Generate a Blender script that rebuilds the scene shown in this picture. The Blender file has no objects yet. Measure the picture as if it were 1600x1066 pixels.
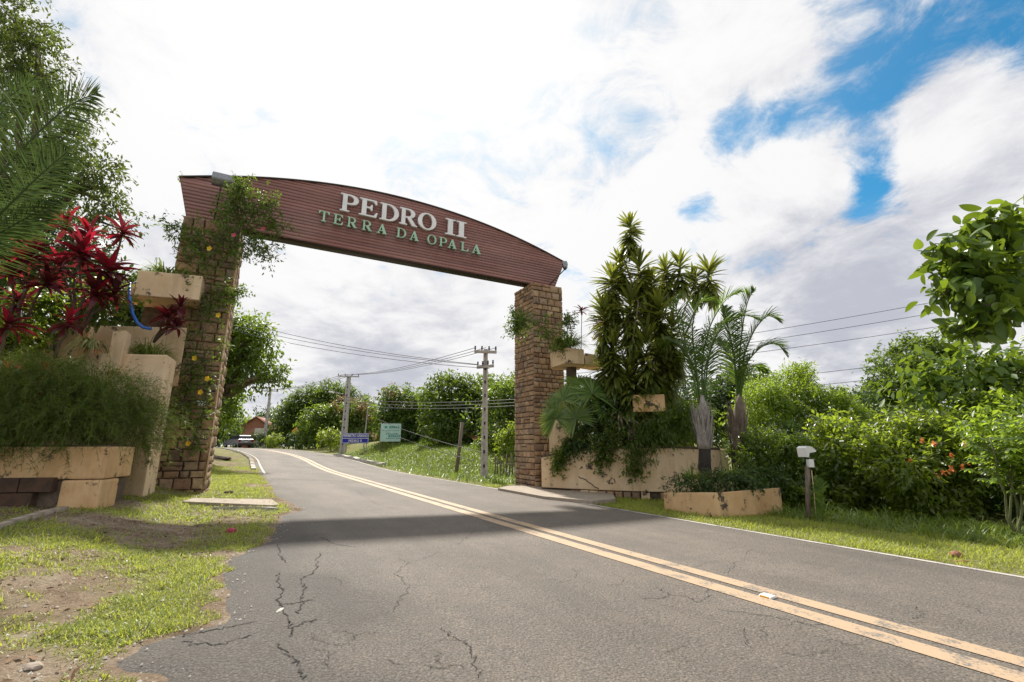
import bpy, bmesh, math
import numpy as np
from mathutils import Vector, Matrix
rng = np.random.default_rng(7)
R_ = math.radians
# ------------------------------------------------------------------ camera, world, sun, exposure
scene = bpy.context.scene
col = scene.collection
FPX, HY, CH = 711.0, 697.0, 1.2
PITCH = math.atan((HY - 533) / FPX)
cam_d = bpy.data.cameras.new('camera'); cam = bpy.data.objects.new('camera', cam_d); col.objects.link(cam)
cam_d.sensor_width = 36; cam_d.lens = FPX / 1600 * 36; cam_d.clip_start = .05; cam_d.clip_end = 3000
cam.location = (0, 0, CH); cam.rotation_euler = (math.pi / 2 + PITCH, 0, 0)
scene.camera = cam
SUN_AZ, SUN_EL = R_(-17), R_(51)          # azimuth from +Y towards +X
scene.view_settings.view_transform = 'Standard'; scene.view_settings.look = 'None'
scene.view_settings.exposure = 0.6; scene.view_settings.gamma = 1
scene.cycles.max_bounces = 6; scene.cycles.transparent_max_bounces = 6; scene.cycles.diffuse_bounces = 3
sun_d = bpy.data.lights.new('sun', 'SUN'); sun_d.energy = 4.8; sun_d.angle = R_(2.6); sun_d.color = (1, .94, .84)
sun = bpy.data.objects.new('sun', sun_d); col.objects.link(sun)
sun_v = Vector((math.sin(SUN_AZ) * math.cos(SUN_EL), math.cos(SUN_AZ) * math.cos(SUN_EL), math.sin(SUN_EL)))
sun.rotation_euler = sun_v.to_track_quat('Z', 'Y').to_euler(); sun.location = (0, 20, 40)

def ray(px, py):
    u = (px - 800) / FPX; v = -(py - 533) / FPX; c, s = math.cos(PITCH), math.sin(PITCH)
    return np.array([u, c - v * s, s + v * c])
def AT(px, py, Y):
    r = ray(px, py); return np.array([0, 0, CH]) + r * (Y / r[1])

def build_world():
    w = bpy.data.worlds.new('World'); scene.world = w; w.use_nodes = True
    nt = w.node_tree; N = nt.nodes; L = nt.links; N.clear()
    def nd(t, **k):
        n = N.new(t)
        for a, b in k.items(): setattr(n, a, b)
        return n
    def m(op, a, b=None, c=None, clamp=False):
        n = nd('ShaderNodeMath', operation=op, use_clamp=clamp)
        for i, v in enumerate((a, b, c)):
            if v is None: continue
            if isinstance(v, (int, float)): n.inputs[i].default_value = v
            else: L.new(v, n.inputs[i])
        return n.outputs[0]
    def ss(x, a, b):
        n = nd('ShaderNodeMapRange', interpolation_type='SMOOTHSTEP')
        L.new(x, n.inputs[0]); n.inputs[1].default_value = a; n.inputs[2].default_value = b
        return n.outputs[0]
    def mix(f, a, b):
        n = nd('ShaderNodeMix', data_type='RGBA')
        for i, v in ((0, f), (6, a), (7, b)):
            if isinstance(v, tuple): n.inputs[i].default_value = (*v, 1)
            elif isinstance(v, (int, float)): n.inputs[i].default_value = v
            else: L.new(v, n.inputs[i])
        return n.outputs[2]
    tc = nd('ShaderNodeTexCoord')
    dirv = tc.outputs['Generated']
    sep = nd('ShaderNodeSeparateXYZ'); L.new(dirv, sep.inputs[0])
    zc = m('ADD', m('MAXIMUM', sep.outputs[2], 0.0), 0.22)
    comb = nd('ShaderNodeCombineXYZ')
    L.new(m('DIVIDE', sep.outputs[0], zc), comb.inputs[0]); L.new(m('DIVIDE', sep.outputs[1], zc), comb.inputs[1])
    def noise(scale, detail, rough, off, dist=0.0):
        mp = nd('ShaderNodeMapping'); L.new(comb.outputs[0], mp.inputs[0]); mp.inputs['Location'].default_value = off
        n = nd('ShaderNodeTexNoise'); L.new(mp.outputs[0], n.inputs['Vector'])
        n.inputs['Scale'].default_value = scale; n.inputs['Detail'].default_value = detail
        n.inputs['Roughness'].default_value = rough; n.inputs['Distortion'].default_value = dist
        return n.outputs[0]
    n1 = noise(2.4, 10, .64, (3.1, 1.7, 0), .5)
    n2 = noise(1.5, 8, .58, (8.3, 4.2, 0), .3)
    n3 = noise(6.5, 8, .66, (1.3, 9.2, 0), .8)
    def blob(px, py, size, amp):        # a spot in the sky round one viewing direction
        r = ray(px, py); r = r / np.linalg.norm(r)
        dp = nd('ShaderNodeVectorMath', operation='DOT_PRODUCT'); L.new(nrm.outputs[0], dp.inputs[0]); dp.inputs[1].default_value = tuple(r)
        k = 1.0 / (size ** 2)
        e = m('EXPONENT', m('MULTIPLY', m('SUBTRACT', dp.outputs['Value'], 1.0), 2 * k))
        return m('MULTIPLY', e, amp)
    nrm = nd('ShaderNodeVectorMath', operation='NORMALIZE'); L.new(dirv, nrm.inputs[0])
    def total(lst):
        s = lst[0]
        for x in lst[1:]: s = m('ADD', s, x)
        return s
    gap = total([blob(1140, 212, .06, 1.0), blob(1225, 190, .05, .7), blob(1320, 150, .06, .5), blob(1375, 130, .06, .5), blob(1378, 240, .05, .8), blob(1360, 315, .05, .8), blob(1090, 322, .045, .6), blob(1020, 195, .06, .6), blob(935, 200, .08, .62), blob(1500, 30, .13, .22), blob(1590, 90, .05, .5),
                 blob(1320, 40, .10, .10), blob(1850, 120, .28, .3), blob(1650, -250, .35, .3),
                 blob(1245, 305, .075, -.8), blob(1545, 240, .12, -.95), blob(1230, 80, .07, -.25), blob(1130, 110, .08, -.2), blob(1470, 150, .05, -.2)])
    field = m('ADD', m('ADD', gap, -.02), m('MULTIPLY', m('SUBTRACT', n1, .5), 2.6))
    field = m('ADD', field, m('MULTIPLY', m('SUBTRACT', n3, .5), 1.7))
    blue = m('MULTIPLY', ss(field, .10, .95), ss(sep.outputs[2], .22, .42))      # gaps close up towards the horizon
    grey = total([blob(480, 560, .13, .36), blob(700, 480, .13, .42), blob(590, 580, .11, .5), blob(1480, 450, .16, .26), blob(1270, 400, .12, .36), blob(1330, 470, .15, .3), blob(1520, 330, .12, .15),
                  blob(1360, 580, .15, .1), blob(1290, 60, .16, .26), blob(960, 200, .10, .34), blob(1480, 60, .12, .2), blob(1250, 260, .05, -.25), blob(1500, 190, .07, -.3), blob(1900, 400, .5, .2), blob(100, 560, .3, .2)])
    gfield = m('ADD', grey, m('MULTIPLY', m('SUBTRACT', n2, .5), 2.2))
    gfield = m('ADD', gfield, m('MULTIPLY', m('SUBTRACT', n1, .47), 1.9))
    gfield = m('ADD', gfield, m('MULTIPLY', m('SUBTRACT', n3, .5), .7))
    gm = ss(gfield, .0, 1.05)
    sky = nd('ShaderNodeTexSky', sky_type='NISHITA'); sky.sun_disc = False
    sky.sun_elevation = SUN_EL; sky.sun_rotation = SUN_AZ; sky.air_density = 1.0; sky.dust_density = .6; sky.ozone_density = 2.0
    sk = nd('ShaderNodeMix', data_type='RGBA', blend_type='MULTIPLY'); sk.inputs[0].default_value = 1
    L.new(sky.outputs[0], sk.inputs[6]); sk.inputs[7].default_value = (.20, .78, .92, 1)
    cl = mix(gm, (6.3, 6.28, 6.3), (3.5, 3.6, 4.1))
    dsun = nd('ShaderNodeVectorMath', operation='DOT_PRODUCT'); L.new(nrm.outputs[0], dsun.inputs[0]); dsun.inputs[1].default_value = tuple(sun_v)
    halo = m('POWER', m('MAXIMUM', dsun.outputs['Value'], 0.0), 9.0)     # bright veil of cloud round the sun
    full = mix(blue, cl, sk.outputs[2])
    full = mix(m('MULTIPLY', halo, .9, clamp=True), full, (7.2, 7.1, 7.0))
    bg = nd('ShaderNodeBackground'); bg.inputs[1].default_value = 0.1
    L.new(full, bg.inputs[0])
    out = nd('ShaderNodeOutputWorld'); L.new(bg.outputs[0], out.inputs[0])
build_world()

# ------------------------------------------------------------------ lay of the land
AZ = R_(30)
DV = np.array([-math.sin(AZ), math.cos(AZ), 0]); NV = np.array([math.cos(AZ), math.sin(AZ), 0])
KF = 0.03                                  # crossfall of road and verges
def sstep(a, b, x):
    t = np.clip((np.asarray(x, float) - a) / (b - a), 0, 1); return t * t * (3 - 2 * t)
def shift(s):
    s = np.asarray(s, float); q = np.clip(s - 35, 0, 55); return -(q ** 2) / 140 - np.clip(s - 90, 0, None) * .75
def rise(s): return 1.12 * sstep(24, 62, s)
def vnoise(x, y, seed=0):
    x = np.asarray(x, float); y = np.asarray(y, float)
    xi = np.floor(x).astype(np.int64); yi = np.floor(y).astype(np.int64); fx = x - xi; fy = y - yi
    fx = fx * fx * (3 - 2 * fx); fy = fy * fy * (3 - 2 * fy)
    def h(a, b):
        v = np.sin(a * 127.1 + b * 311.7 + seed * 74.7) * 43758.5453; return v - np.floor(v)
    return (h(xi, yi) * (1 - fx) + h(xi + 1, yi) * fx) * (1 - fy) + (h(xi, yi + 1) * (1 - fx) + h(xi + 1, yi + 1) * fx) * fy
def fbm(x, y, seed=0, o=4):
    a = 0; amp = .5
    for i in range(o): a = a + amp * vnoise(x * 2 ** i, y * 2 ** i, seed + i); amp *= .5
    return a / (1 - .5 ** o)
def road_z(s, o): return -KF * np.asarray(o) + rise(s)
def so(x, y):
    s = x * DV[0] + y * DV[1]; o = x * NV[0] + y * NV[1] - shift(s); return s, o
def xy(s, o):
    oo = o + shift(s); return s * DV[0] + oo * NV[0], s * DV[1] + oo * NV[1]
edge_px = [(240, 1064), (165, 1040), (200, 1012), (335, 975), (345, 930), (342, 900), (352, 872), (420, 845), (428, 822), (422, 806), (455, 797), (440, 785), (418, 775), (412, 760), (400, 742), (388, 728)]
def G(px, py, dz=0.0):                      # pixel ray onto the road plane
    r = ray(px, py); t = (dz - CH) / (r[2] + KF * (r @ NV)); return np.array([0, 0, CH]) + t * r
_e = sorted([(float(G(*q) @ DV), float(G(*q) @ NV)) for q in edge_px])
_es = np.array([-8, 2.0] + [a for a, b in _e] + [26, 40, 200]); _eo = np.array([-1.3, -1.05] + [b - .14 * (a < 9) for a, b in _e] + [.8, .85, .9])
def road_left(s): return np.interp(s, _es, _eo) + (fbm(s * 3.1, s * 0 + .5, 77) - .5) * .16 + (fbm(s * 11, s * 0 + .5, 78) - .5) * .06
def terr_so(s, o):
    s = np.asarray(s, float); o = np.asarray(o, float)
    z = road_z(s, np.clip(o, -8, 11))
    rl_ = road_left(s); on = sstep(.12, .40, o - rl_) * (1 - sstep(7.6, 7.95, o)); off = 1 - .75 * sstep(-.5, .0, o - rl_) - .25 * sstep(.2, .45, o - rl_) * (1 - sstep(7.7, 8.3, o))
    x, y = xy(s, o)
    bump = (fbm(x * 9, y * 9, 4, 3) - .5) * .05 + (fbm(x * 1.6, y * 1.6, 3) - .5) * .07 + (fbm(x * .5, y * .5, 9) - .5) * .10
    z = z + bump * off * sstep(-3, 3, np.hypot(x, y))
    z = z + .20 * sstep(-.6, -1.9, o) * sstep(2.5, 6.5, s)
    z = z + 1.0 * sstep(9.2, 12.5, o) * sstep(20, 27, s) * (1 - sstep(48, 64, s)) + .5 * sstep(12, 17, o) * sstep(20, 27, s) * (1 - sstep(48, 64, s))
    z = z - .03 * on
    return z
def terr(x, y): return terr_so(*so(x, y))
def GT(px, py):                             # pixel ray onto the terrain
    r = ray(px, py); t = .5
    for _ in range(4000):
        p = np.array([0, 0, CH]) + t * r
        if p[2] <= terr(p[0], p[1]): break
        t *= 1.004
    return p
def ground(x, y, dz=0.0): return np.array([x, y, float(terr(x, y)) + dz])
def atg(px, Y, dz=0.0):                     # point on the ground in column px at depth Y
    p = AT(px, 690, Y); return ground(p[0], p[1], dz)

# ------------------------------------------------------------------ materials
def newmat(name):
    m = bpy.data.materials.new(name); m.use_nodes = True; nt = m.node_tree
    b = nt.nodes['Principled BSDF']; return m, nt, b
def n_(nt, t, **k):
    n = nt.nodes.new(t)
    for a, b in k.items(): setattr(n, a, b)
    return n
def noise_(nt, vec, scale, detail=5, rough=.6):
    n = n_(nt, 'ShaderNodeTexNoise'); nt.links.new(vec, n.inputs['Vector'])
    n.inputs['Scale'].default_value = scale; n.inputs['Detail'].default_value = detail; n.inputs['Roughness'].default_value = rough
    return n.outputs[0]
def ramp_(nt, fac, stops, interp='LINEAR'):
    r = n_(nt, 'ShaderNodeValToRGB'); nt.links.new(fac, r.inputs[0]); r.color_ramp.interpolation = interp
    e = r.color_ramp.elements
    while len(e) < len(stops): e.new(.5)
    for i, (p, c) in enumerate(stops): e[i].position = p; e[i].color = (*c, 1) if len(c) == 3 else c
    return r.outputs[0]
def mix_(nt, f, a, b, blend='MIX'):
    n = n_(nt, 'ShaderNodeMix', data_type='RGBA', blend_type=blend)
    for i, v in ((0, f), (6, a), (7, b)):
        if isinstance(v, tuple): n.inputs[i].default_value = (*v, 1)
        elif isinstance(v, (int, float)): n.inputs[i].default_value = v
        else: nt.links.new(v, n.inputs[i])
    return n.outputs[2]
def bump_(nt, b, h, strength=.4, dist=.02):
    n = n_(nt, 'ShaderNodeBump'); n.inputs['Strength'].default_value = strength; n.inputs['Distance'].default_value = dist
    nt.links.new(h, n.inputs['Height']); nt.links.new(n.outputs[0], b.inputs['Normal'])
def pos_(nt): return n_(nt, 'ShaderNodeNewGeometry').outputs['Position']
def plain(name, c, rough=.6, c2=None, scale=8, metal=0, bump=0, bscale=60, spec=None):
    m, nt, b = newmat(name); b.inputs['Roughness'].default_value = rough; b.inputs['Metallic'].default_value = metal
    if spec is not None: b.inputs['Specular IOR Level'].default_value = spec
    p = pos_(nt)
    f = noise_(nt, p, scale, 6, .65)
    c2 = c2 or tuple(x * .72 for x in c)
    nt.links.new(ramp_(nt, f, [(.32, c2), (.66, c)]), b.inputs['Base Color'])
    if bump: bump_(nt, b, noise_(nt, p, bscale, 4), bump, .01)
    return m
def leafmat(name, c1, c2, tr, trc=None, rough=.48, coat=.4):
    m, nt, b = newmat(name)
    at = n_(nt, 'ShaderNodeAttribute', attribute_name='var')
    colr = mix_(nt, at.outputs['Fac'], c1, c2)
    nt.links.new(colr, b.inputs['Base Color']); b.inputs['Roughness'].default_value = rough
    b.inputs['Specular IOR Level'].default_value = coat
    t = n_(nt, 'ShaderNodeBsdfTranslucent')
    trc = trc or tuple(min(1, x * y) for x, y in zip(c2, (2.2, 1.9, .9)))
    nt.links.new(mix_(nt, at.outputs['Fac'], tuple(x * .6 for x in trc), trc), t.inputs[0])
    mx = n_(nt, 'ShaderNodeMixShader'); mx.inputs[0].default_value = tr
    nt.links.new(b.outputs[0], mx.inputs[1]); nt.links.new(t.outputs[0], mx.inputs[2])
    nt.links.new(mx.outputs[0], nt.nodes['Material Output'].inputs[0])
    return m
M = {}
def asphalt():
    m, nt, b = newmat('asphalt'); p = pos_(nt)
    big = noise_(nt, p, .55, 5, .6); mid = noise_(nt, p, 5, 6, .7)
    fine = noise_(nt, p, 75, 5, .8)
    vor = n_(nt, 'ShaderNodeTexVoronoi'); nt.links.new(p, vor.inputs['Vector']); vor.inputs['Scale'].default_value = 42
    at = n_(nt, 'ShaderNodeAttribute', attribute_name='old')
    base = ramp_(nt, big, [(.3, (.122, .105, .089)), (.7, (.170, .146, .124))])
    mp = n_(nt, 'ShaderNodeMapping', vector_type='TEXTURE'); nt.links.new(p, mp.inputs[0]); mp.inputs['Rotation'].default_value = (0, 0, AZ); mp.inputs['Scale'].default_value = (1, 9, 1)
    lane = noise_(nt, mp.outputs[0], .9, 5, .6)
    base = mix_(nt, .9, base, ramp_(nt, lane, [(.32, (.78, .77, .76)), (.5, (1, 1, 1)), (.7, (1.2, 1.19, 1.17))]), 'MULTIPLY')
    base = mix_(nt, at.outputs['Fac'], base, (.07, .062, .055))
    base = mix_(nt, ramp_(nt, mid, [(.35, (0, 0, 0)), (.7, (.45, .45, .45))]), base, (.088, .084, .08))
    spk = ramp_(nt, fine, [(.36, (.30, .29, .28)), (.5, (1, 1, 1)), (.68, (2.1, 2.05, 1.95))])
    base = mix_(nt, .95, base, spk, 'MULTIPLY')
    stone = ramp_(nt, vor.outputs['Distance'], [(.10, (1.5, 1.45, 1.4)), (.26, (1, 1, 1)), (.6, (.8, .8, .8))])
    base = mix_(nt, .7, base, stone, 'MULTIPLY')
    nt.links.new(base, b.inputs['Base Color']); b.inputs['Roughness'].default_value = .74
    b.inputs['Specular IOR Level'].default_value = .30
    h = mix_(nt, .5, fine, vor.outputs['Distance'])
    bump_(nt, b, h, .9, .016)
    return m
def paint(name, c, wear):
    m, nt, b = newmat(name); p = pos_(nt)
    f = noise_(nt, p, 38, 6, .75); g = noise_(nt, p, 3.5, 4, .6)
    s = n_(nt, 'ShaderNodeMath', operation='ADD'); nt.links.new(f, s.inputs[0]); nt.links.new(g, s.inputs[1])
    nt.links.new(ramp_(nt, s.outputs[0], [(wear - .16, (.12, .113, .105)), (wear, c)]), b.inputs['Base Color'])
    b.inputs['Roughness'].default_value = .65; bump_(nt, b, noise_(nt, p, 170, 3), .4, .006)
    return m
def groundmat():
    m, nt, b = newmat('soil'); p = pos_(nt)
    at = n_(nt, 'ShaderNodeAttribute', attribute_name='grass')
    a = noise_(nt, p, 2.2, 6, .65); f = noise_(nt, p, 42, 5, .75)
    soil = ramp_(nt, a, [(.3, (.10, .068, .045)), (.5, (.20, .15, .105)), (.7, (.30, .25, .19))])
    soil = mix_(nt, .75, soil, ramp_(nt, f, [(.3, (.35, .33, .3)), (.5, (1, 1, 1)), (.75, (1.6, 1.5, 1.4))]), 'MULTIPLY')
    gr = ramp_(nt, noise_(nt, p, 14, 5, .7), [(.3, (.09, .11, .025)), (.7, (.22, .24, .06))])
    nt.links.new(mix_(nt, at.outputs['Fac'], soil, gr), b.inputs['Base Color']); b.inputs['Roughness'].default_value = .95
    b.inputs['Specular IOR Level'].default_value = .15
    bump_(nt, b, f, .8, .03); return m
def stonemat():
    m, nt, b = newmat('stone')
    oi = n_(nt, 'ShaderNodeObjectInfo'); p = pos_(nt)
    at = n_(nt, 'ShaderNodeAttribute', attribute_name='var')
    ad = n_(nt, 'ShaderNodeMath', operation='ADD'); nt.links.new(oi.outputs['Random'], ad.inputs[0]); nt.links.new(at.outputs['Fac'], ad.inputs[1])
    fr = n_(nt, 'ShaderNodeMath', operation='FRACT'); nt.links.new(ad.outputs[0], fr.inputs[0])
    base = ramp_(nt, fr.outputs[0], [(0, (.20, .12, .075)), (.15, (.33, .215, .125)), (.3, (.44, .31, .19)), (.45, (.27, .155, .09)), (.6, (.37, .27, .18)), (.75, (.17, .115, .085)), (.9, (.40, .25, .14)), (1, (.29, .23, .175))])
    n = noise_(nt, p, 9, 7, .7)
    base = mix_(nt, .85, base, ramp_(nt, n, [(.28, (.42, .4, .38)), (.5, (1, 1, 1)), (.75, (1.3, 1.25, 1.15))]), 'MULTIPLY')
    st = noise_(nt, p, 1.3, 5, .6)
    base = mix_(nt, ramp_(nt, st, [(.56, (0, 0, 0)), (.70, (.75, .75, .75))]), base, (.055, .045, .038))
    nt.links.new(base, b.inputs['Base Color']); b.inputs['Roughness'].default_value = .88
    bump_(nt, b, noise_(nt, p, 28, 6, .7), .7, .03); return m
def stucco(name, c, c2, stain=(.075, .055, .04), amt=.565):
    m, nt, b = newmat(name); p = pos_(nt)
    a = noise_(nt, p, 1.7, 6, .65); d = noise_(nt, p, 2.6, 8, .72)
    mp = n_(nt, 'ShaderNodeMapping'); nt.links.new(p, mp.inputs[0]); mp.inputs['Scale'].default_value = (2.6, 2.6, .4)
    stv = noise_(nt, mp.outputs[0], 1, 8, .7)
    base = ramp_(nt, a, [(.3, c2), (.62, c)])
    base = mix_(nt, ramp_(nt, stv, [(.50, (0, 0, 0)), (.72, (.5, .5, .5))]), base, tuple(x * .5 for x in c2))
    base = mix_(nt, ramp_(nt, d, [(amt, (0, 0, 0)), (amt + .045, (1, 1, 1))]), base, stain)
    nt.links.new(base, b.inputs['Base Color']); b.inputs['Roughness'].default_value = .85
    bump_(nt, b, noise_(nt, p, 45, 5, .7), .35, .012); return m
def woodmat():
    m, nt, b = newmat('red_wood')
    tc = n_(nt, 'ShaderNodeTexCoord'); oi = n_(nt, 'ShaderNodeObjectInfo')
    mp = n_(nt, 'ShaderNodeMapping'); nt.links.new(tc.outputs['Object'], mp.inputs[0]); mp.inputs['Scale'].default_value = (.7, 6, 22)
    a = noise_(nt, mp.outputs[0], 1.6, 7, .65)
    mp2 = n_(nt, 'ShaderNodeMapping'); nt.links.new(tc.outputs['Object'], mp2.inputs[0]); mp2.inputs['Scale'].default_value = (.5, 1, 1)
    bl = noise_(nt, mp2.outputs[0], .9, 4, .6)
    base = ramp_(nt, a, [(.28, (.165, .068, .058)), (.55, (.225, .098, .085)), (.8, (.28, .135, .115))])
    base = mix_(nt, ramp_(nt, bl, [(.42, (0, 0, 0)), (.72, (.7, .7, .7))]), base, (.30, .165, .145))
    base = mix_(nt, .5, base, ramp_(nt, oi.outputs['Random'], [(0, (.7, .7, .7)), (1, (1.25, 1.2, 1.2))]), 'MULTIPLY')
    nt.links.new(base, b.inputs['Base Color']); b.inputs['Roughness'].default_value = .42
    bump_(nt, b, a, .2, .01); return m
def barkmat(name, c, c2, sc=(14, 14, 3)):
    m, nt, b = newmat(name); tc = n_(nt, 'ShaderNodeTexCoord')
    mp = n_(nt, 'ShaderNodeMapping'); nt.links.new(tc.outputs['Object'], mp.inputs[0]); mp.inputs['Scale'].default_value = sc
    a = noise_(nt, mp.outputs[0], 1.5, 6, .7)
    nt.links.new(ramp_(nt, a, [(.3, c2), (.7, c)]), b.inputs['Base Color']); b.inputs['Roughness'].default_value = .9
    bump_(nt, b, a, .7, .03); return m
def concrete(name, c):
    return plain(name, c, .85, tuple(x * .62 for x in c), 6, 0, .4, 70)
M['asphalt'] = asphalt(); M['yellow'] = paint('yellow_paint', (.385, .275, .175), .95); M['white_line'] = paint('white_paint', (.42, .39, .35), 1.0)
M['soil'] = groundmat(); M['stone'] = stonemat(); M['mortar'] = plain('mortar', (.15, .11, .08), .95, (.05, .04, .03), 6, 0, .5, 30)
M['cream'] = stucco('cream_render', (.66, .45, .25), (.52, .31, .14)); M['cream2'] = stucco('cream_render_pale', (.70, .54, .36), (.58, .41, .24), amt=.575)
M['wood'] = woodmat(); M['dark_trim'] = plain('dark_trim', (.035, .022, .02), .5)
M['crack'] = plain('crack_dark', (.030, .027, .024), 1.0, (.018, .016, .015), 30)
M['steel'] = plain('cast_metal', (.28, .29, .31), .38, (.16, .165, .18), 20, .7); M['glass'] = plain('lamp_glass', (.02, .022, .025), .08, (.03, .03, .035), 3)
M['letter'] = plain('letter_white', (.78, .78, .80), .4, (.66, .66, .69), 4); M['letter_green'] = plain('letter_mint', (.37, .57, .42), .4, (.30, .48, .35), 4)
M['block'] = plain('block_dark', (.10, .055, .035), .95, (.04, .026, .02), 5, 0, .6, 30)
M['concrete'] = concrete('concrete', (.36, .34, .31)); M['pole'] = concrete('pole_concrete', (.50, .48, .45)); M['slab'] = concrete('slab_concrete', (.36, .30, .24))
M['kerb_white'] = plain('whitewash', (.62, .60, .55), .85, (.22, .19, .15), 5, 0, .4, 40)
M['bark'] = barkmat('bark', (.16, .115, .08), (.06, .042, .03)); M['stem'] = barkmat('green_stem', (.16, .18, .07), (.08, .09, .03))
M['palm_grey'] = barkmat('palm_leaf_base', (.42, .40, .38), (.13, .10, .085), (30, 30, 1.2)); M['palm_black'] = barkmat('palm_trunk', (.035, .028, .024), (.012, .01, .009))
M['wire'] = plain('wire', (.05, .05, .055), .6); M['black'] = plain('black_rubber', (.015, .015, .016), .6)
M['blue_hose'] = plain('blue_plastic', (.01, .10, .42), .35, (.008, .08, .34)); M['sign_blue'] = plain('sign_blue', (.008, .02, .36), .4, (.007, .017, .30), 3)
M['sign_white'] = plain('sign_white', (.78, .78, .78), .5, (.7, .7, .7), 3); M['sign_mint'] = plain('sign_mint', (.50, .70, .66), .5, (.42, .62, .58), 3)
M['sign_teal'] = plain('sign_teal', (.05, .33, .30), .5); M['sign_yellow'] = plain('sign_yellow', (.70, .36, .03), .5)
M['roof'] = plain('roof_tile', (.36, .14, .075), .85, (.18, .07, .045), 4, 0, .3, 20); M['white_wall'] = plain('white_wall', (.66, .65, .63), .9, (.5, .49, .47), 2)
M['brick'] = plain('brick_wall', (.33, .15, .09), .9, (.2, .09, .06), 6, 0, .3, 30); M['dish'] = plain('dish_grey', (.50, .49, .47), .6)
M['grey_wood'] = barkmat('grey_wood', (.24, .19, .15), (.09, .07, .055)); M['car_paint'] = plain('car_silver', (.34, .35, .38), .25, (.32, .33, .36), 1, .75)
M['red_glass'] = plain('red_lens', (.30, .01, .01), .2); M['plate'] = plain('plate_grey', (.5, .5, .5), .5)
M['yellow_petal'] = leafmat('yellow_petal', (.75, .48, .02), (.85, .62, .05), .3, (.9, .6, .05)); M['red_petal'] = leafmat('red_petal', (.55, .012, .012), (.75, .05, .02), .3, (.8, .05, .02))
M['orange_petal'] = leafmat('orange_petal', (.75, .22, .05), (.85, .36, .14), .3, (.9, .3, .08)); M['pink_petal'] = leafmat('pink_petal', (.5, .06, .12), (.65, .15, .2), .3, (.7, .15, .2))
L_ = leafmat
M['g_mango'] = L_('leaf_mango', (.020, .050, .010), (.075, .125, .020), .42, (.25, .37, .03))
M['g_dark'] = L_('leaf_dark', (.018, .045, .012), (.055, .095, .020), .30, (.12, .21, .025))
M['g_light'] = L_('leaf_light', (.022, .050, .008), (.15, .205, .028), .50, (.46, .60, .045), .36, .6)
M['g_bright'] = L_('leaf_bright', (.028, .066, .009), (.17, .25, .032), .50, (.48, .66, .05), .36, .6)
M['g_mid'] = L_('leaf_mid', (.018, .044, .008), (.10, .155, .022), .45, (.31, .45, .035), .38, .55)
M['g_big'] = L_('leaf_broad', (.040, .095, .016), (.10, .165, .024), .38, (.30, .42, .03), .38)
M['g_left'] = L_('leaf_canopy', (.028, .055, .016), (.085, .12, .028), .36, (.20, .27, .04))
M['g_palm'] = L_('leaf_palm', (.045, .095, .022), (.12, .19, .035), .40, (.26, .40, .05), .35)
M['g_coco'] = L_('leaf_coconut', (.025, .055, .02), (.075, .115, .035), .30, (.14, .22, .05), .4)
M['g_fan'] = L_('leaf_fan', (.045, .10, .025), (.14, .21, .05), .40, (.32, .48, .06), .33)
M['g_drac'] = L_('leaf_dracaena', (.035, .065, .013), (.21, .245, .05), .34, (.40, .44, .05), .30, .55)
M['g_grass'] = L_('blade_grass', (.10, .155, .02), (.33, .36, .07), .45, (.62, .68, .09), .5)
M['g_tuft'] = L_('blade_tuft', (.055, .11, .015), (.17, .23, .05), .38, (.34, .46, .05), .4)
M['g_needle'] = L_('leaf_needle', (.028, .06, .010), (.13, .17, .03), .38, (.24, .32, .035), .5)
M['g_vine'] = L_('leaf_vine', (.03, .07, .012), (.11, .17, .03), .38, (.26, .38, .04))
M['g_variegated'] = L_('leaf_variegated', (.14, .20, .06), (.42, .44, .22), .35, (.5, .5, .2))
M['g_dry'] = L_('leaf_dry', (.22, .17, .10), (.42, .36, .25), .25, (.4, .32, .18), .7)
M['r_cord'] = L_('leaf_crimson', (.085, .005, .012), (.30, .014, .032), .40, (.58, .022, .05), .4)
M['d_cord'] = L_('leaf_burgundy', (.028, .008, .012), (.10, .018, .026), .35, (.28, .03, .04), .35)
M['flush'] = L_('leaf_flush', (.16, .12, .04), (.30, .19, .10), .35, (.4, .25, .1))
M['litter'] = L_('leaf_litter', (.10, .05, .025), (.26, .15, .07), .15, (.2, .1, .04), .8)

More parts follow.
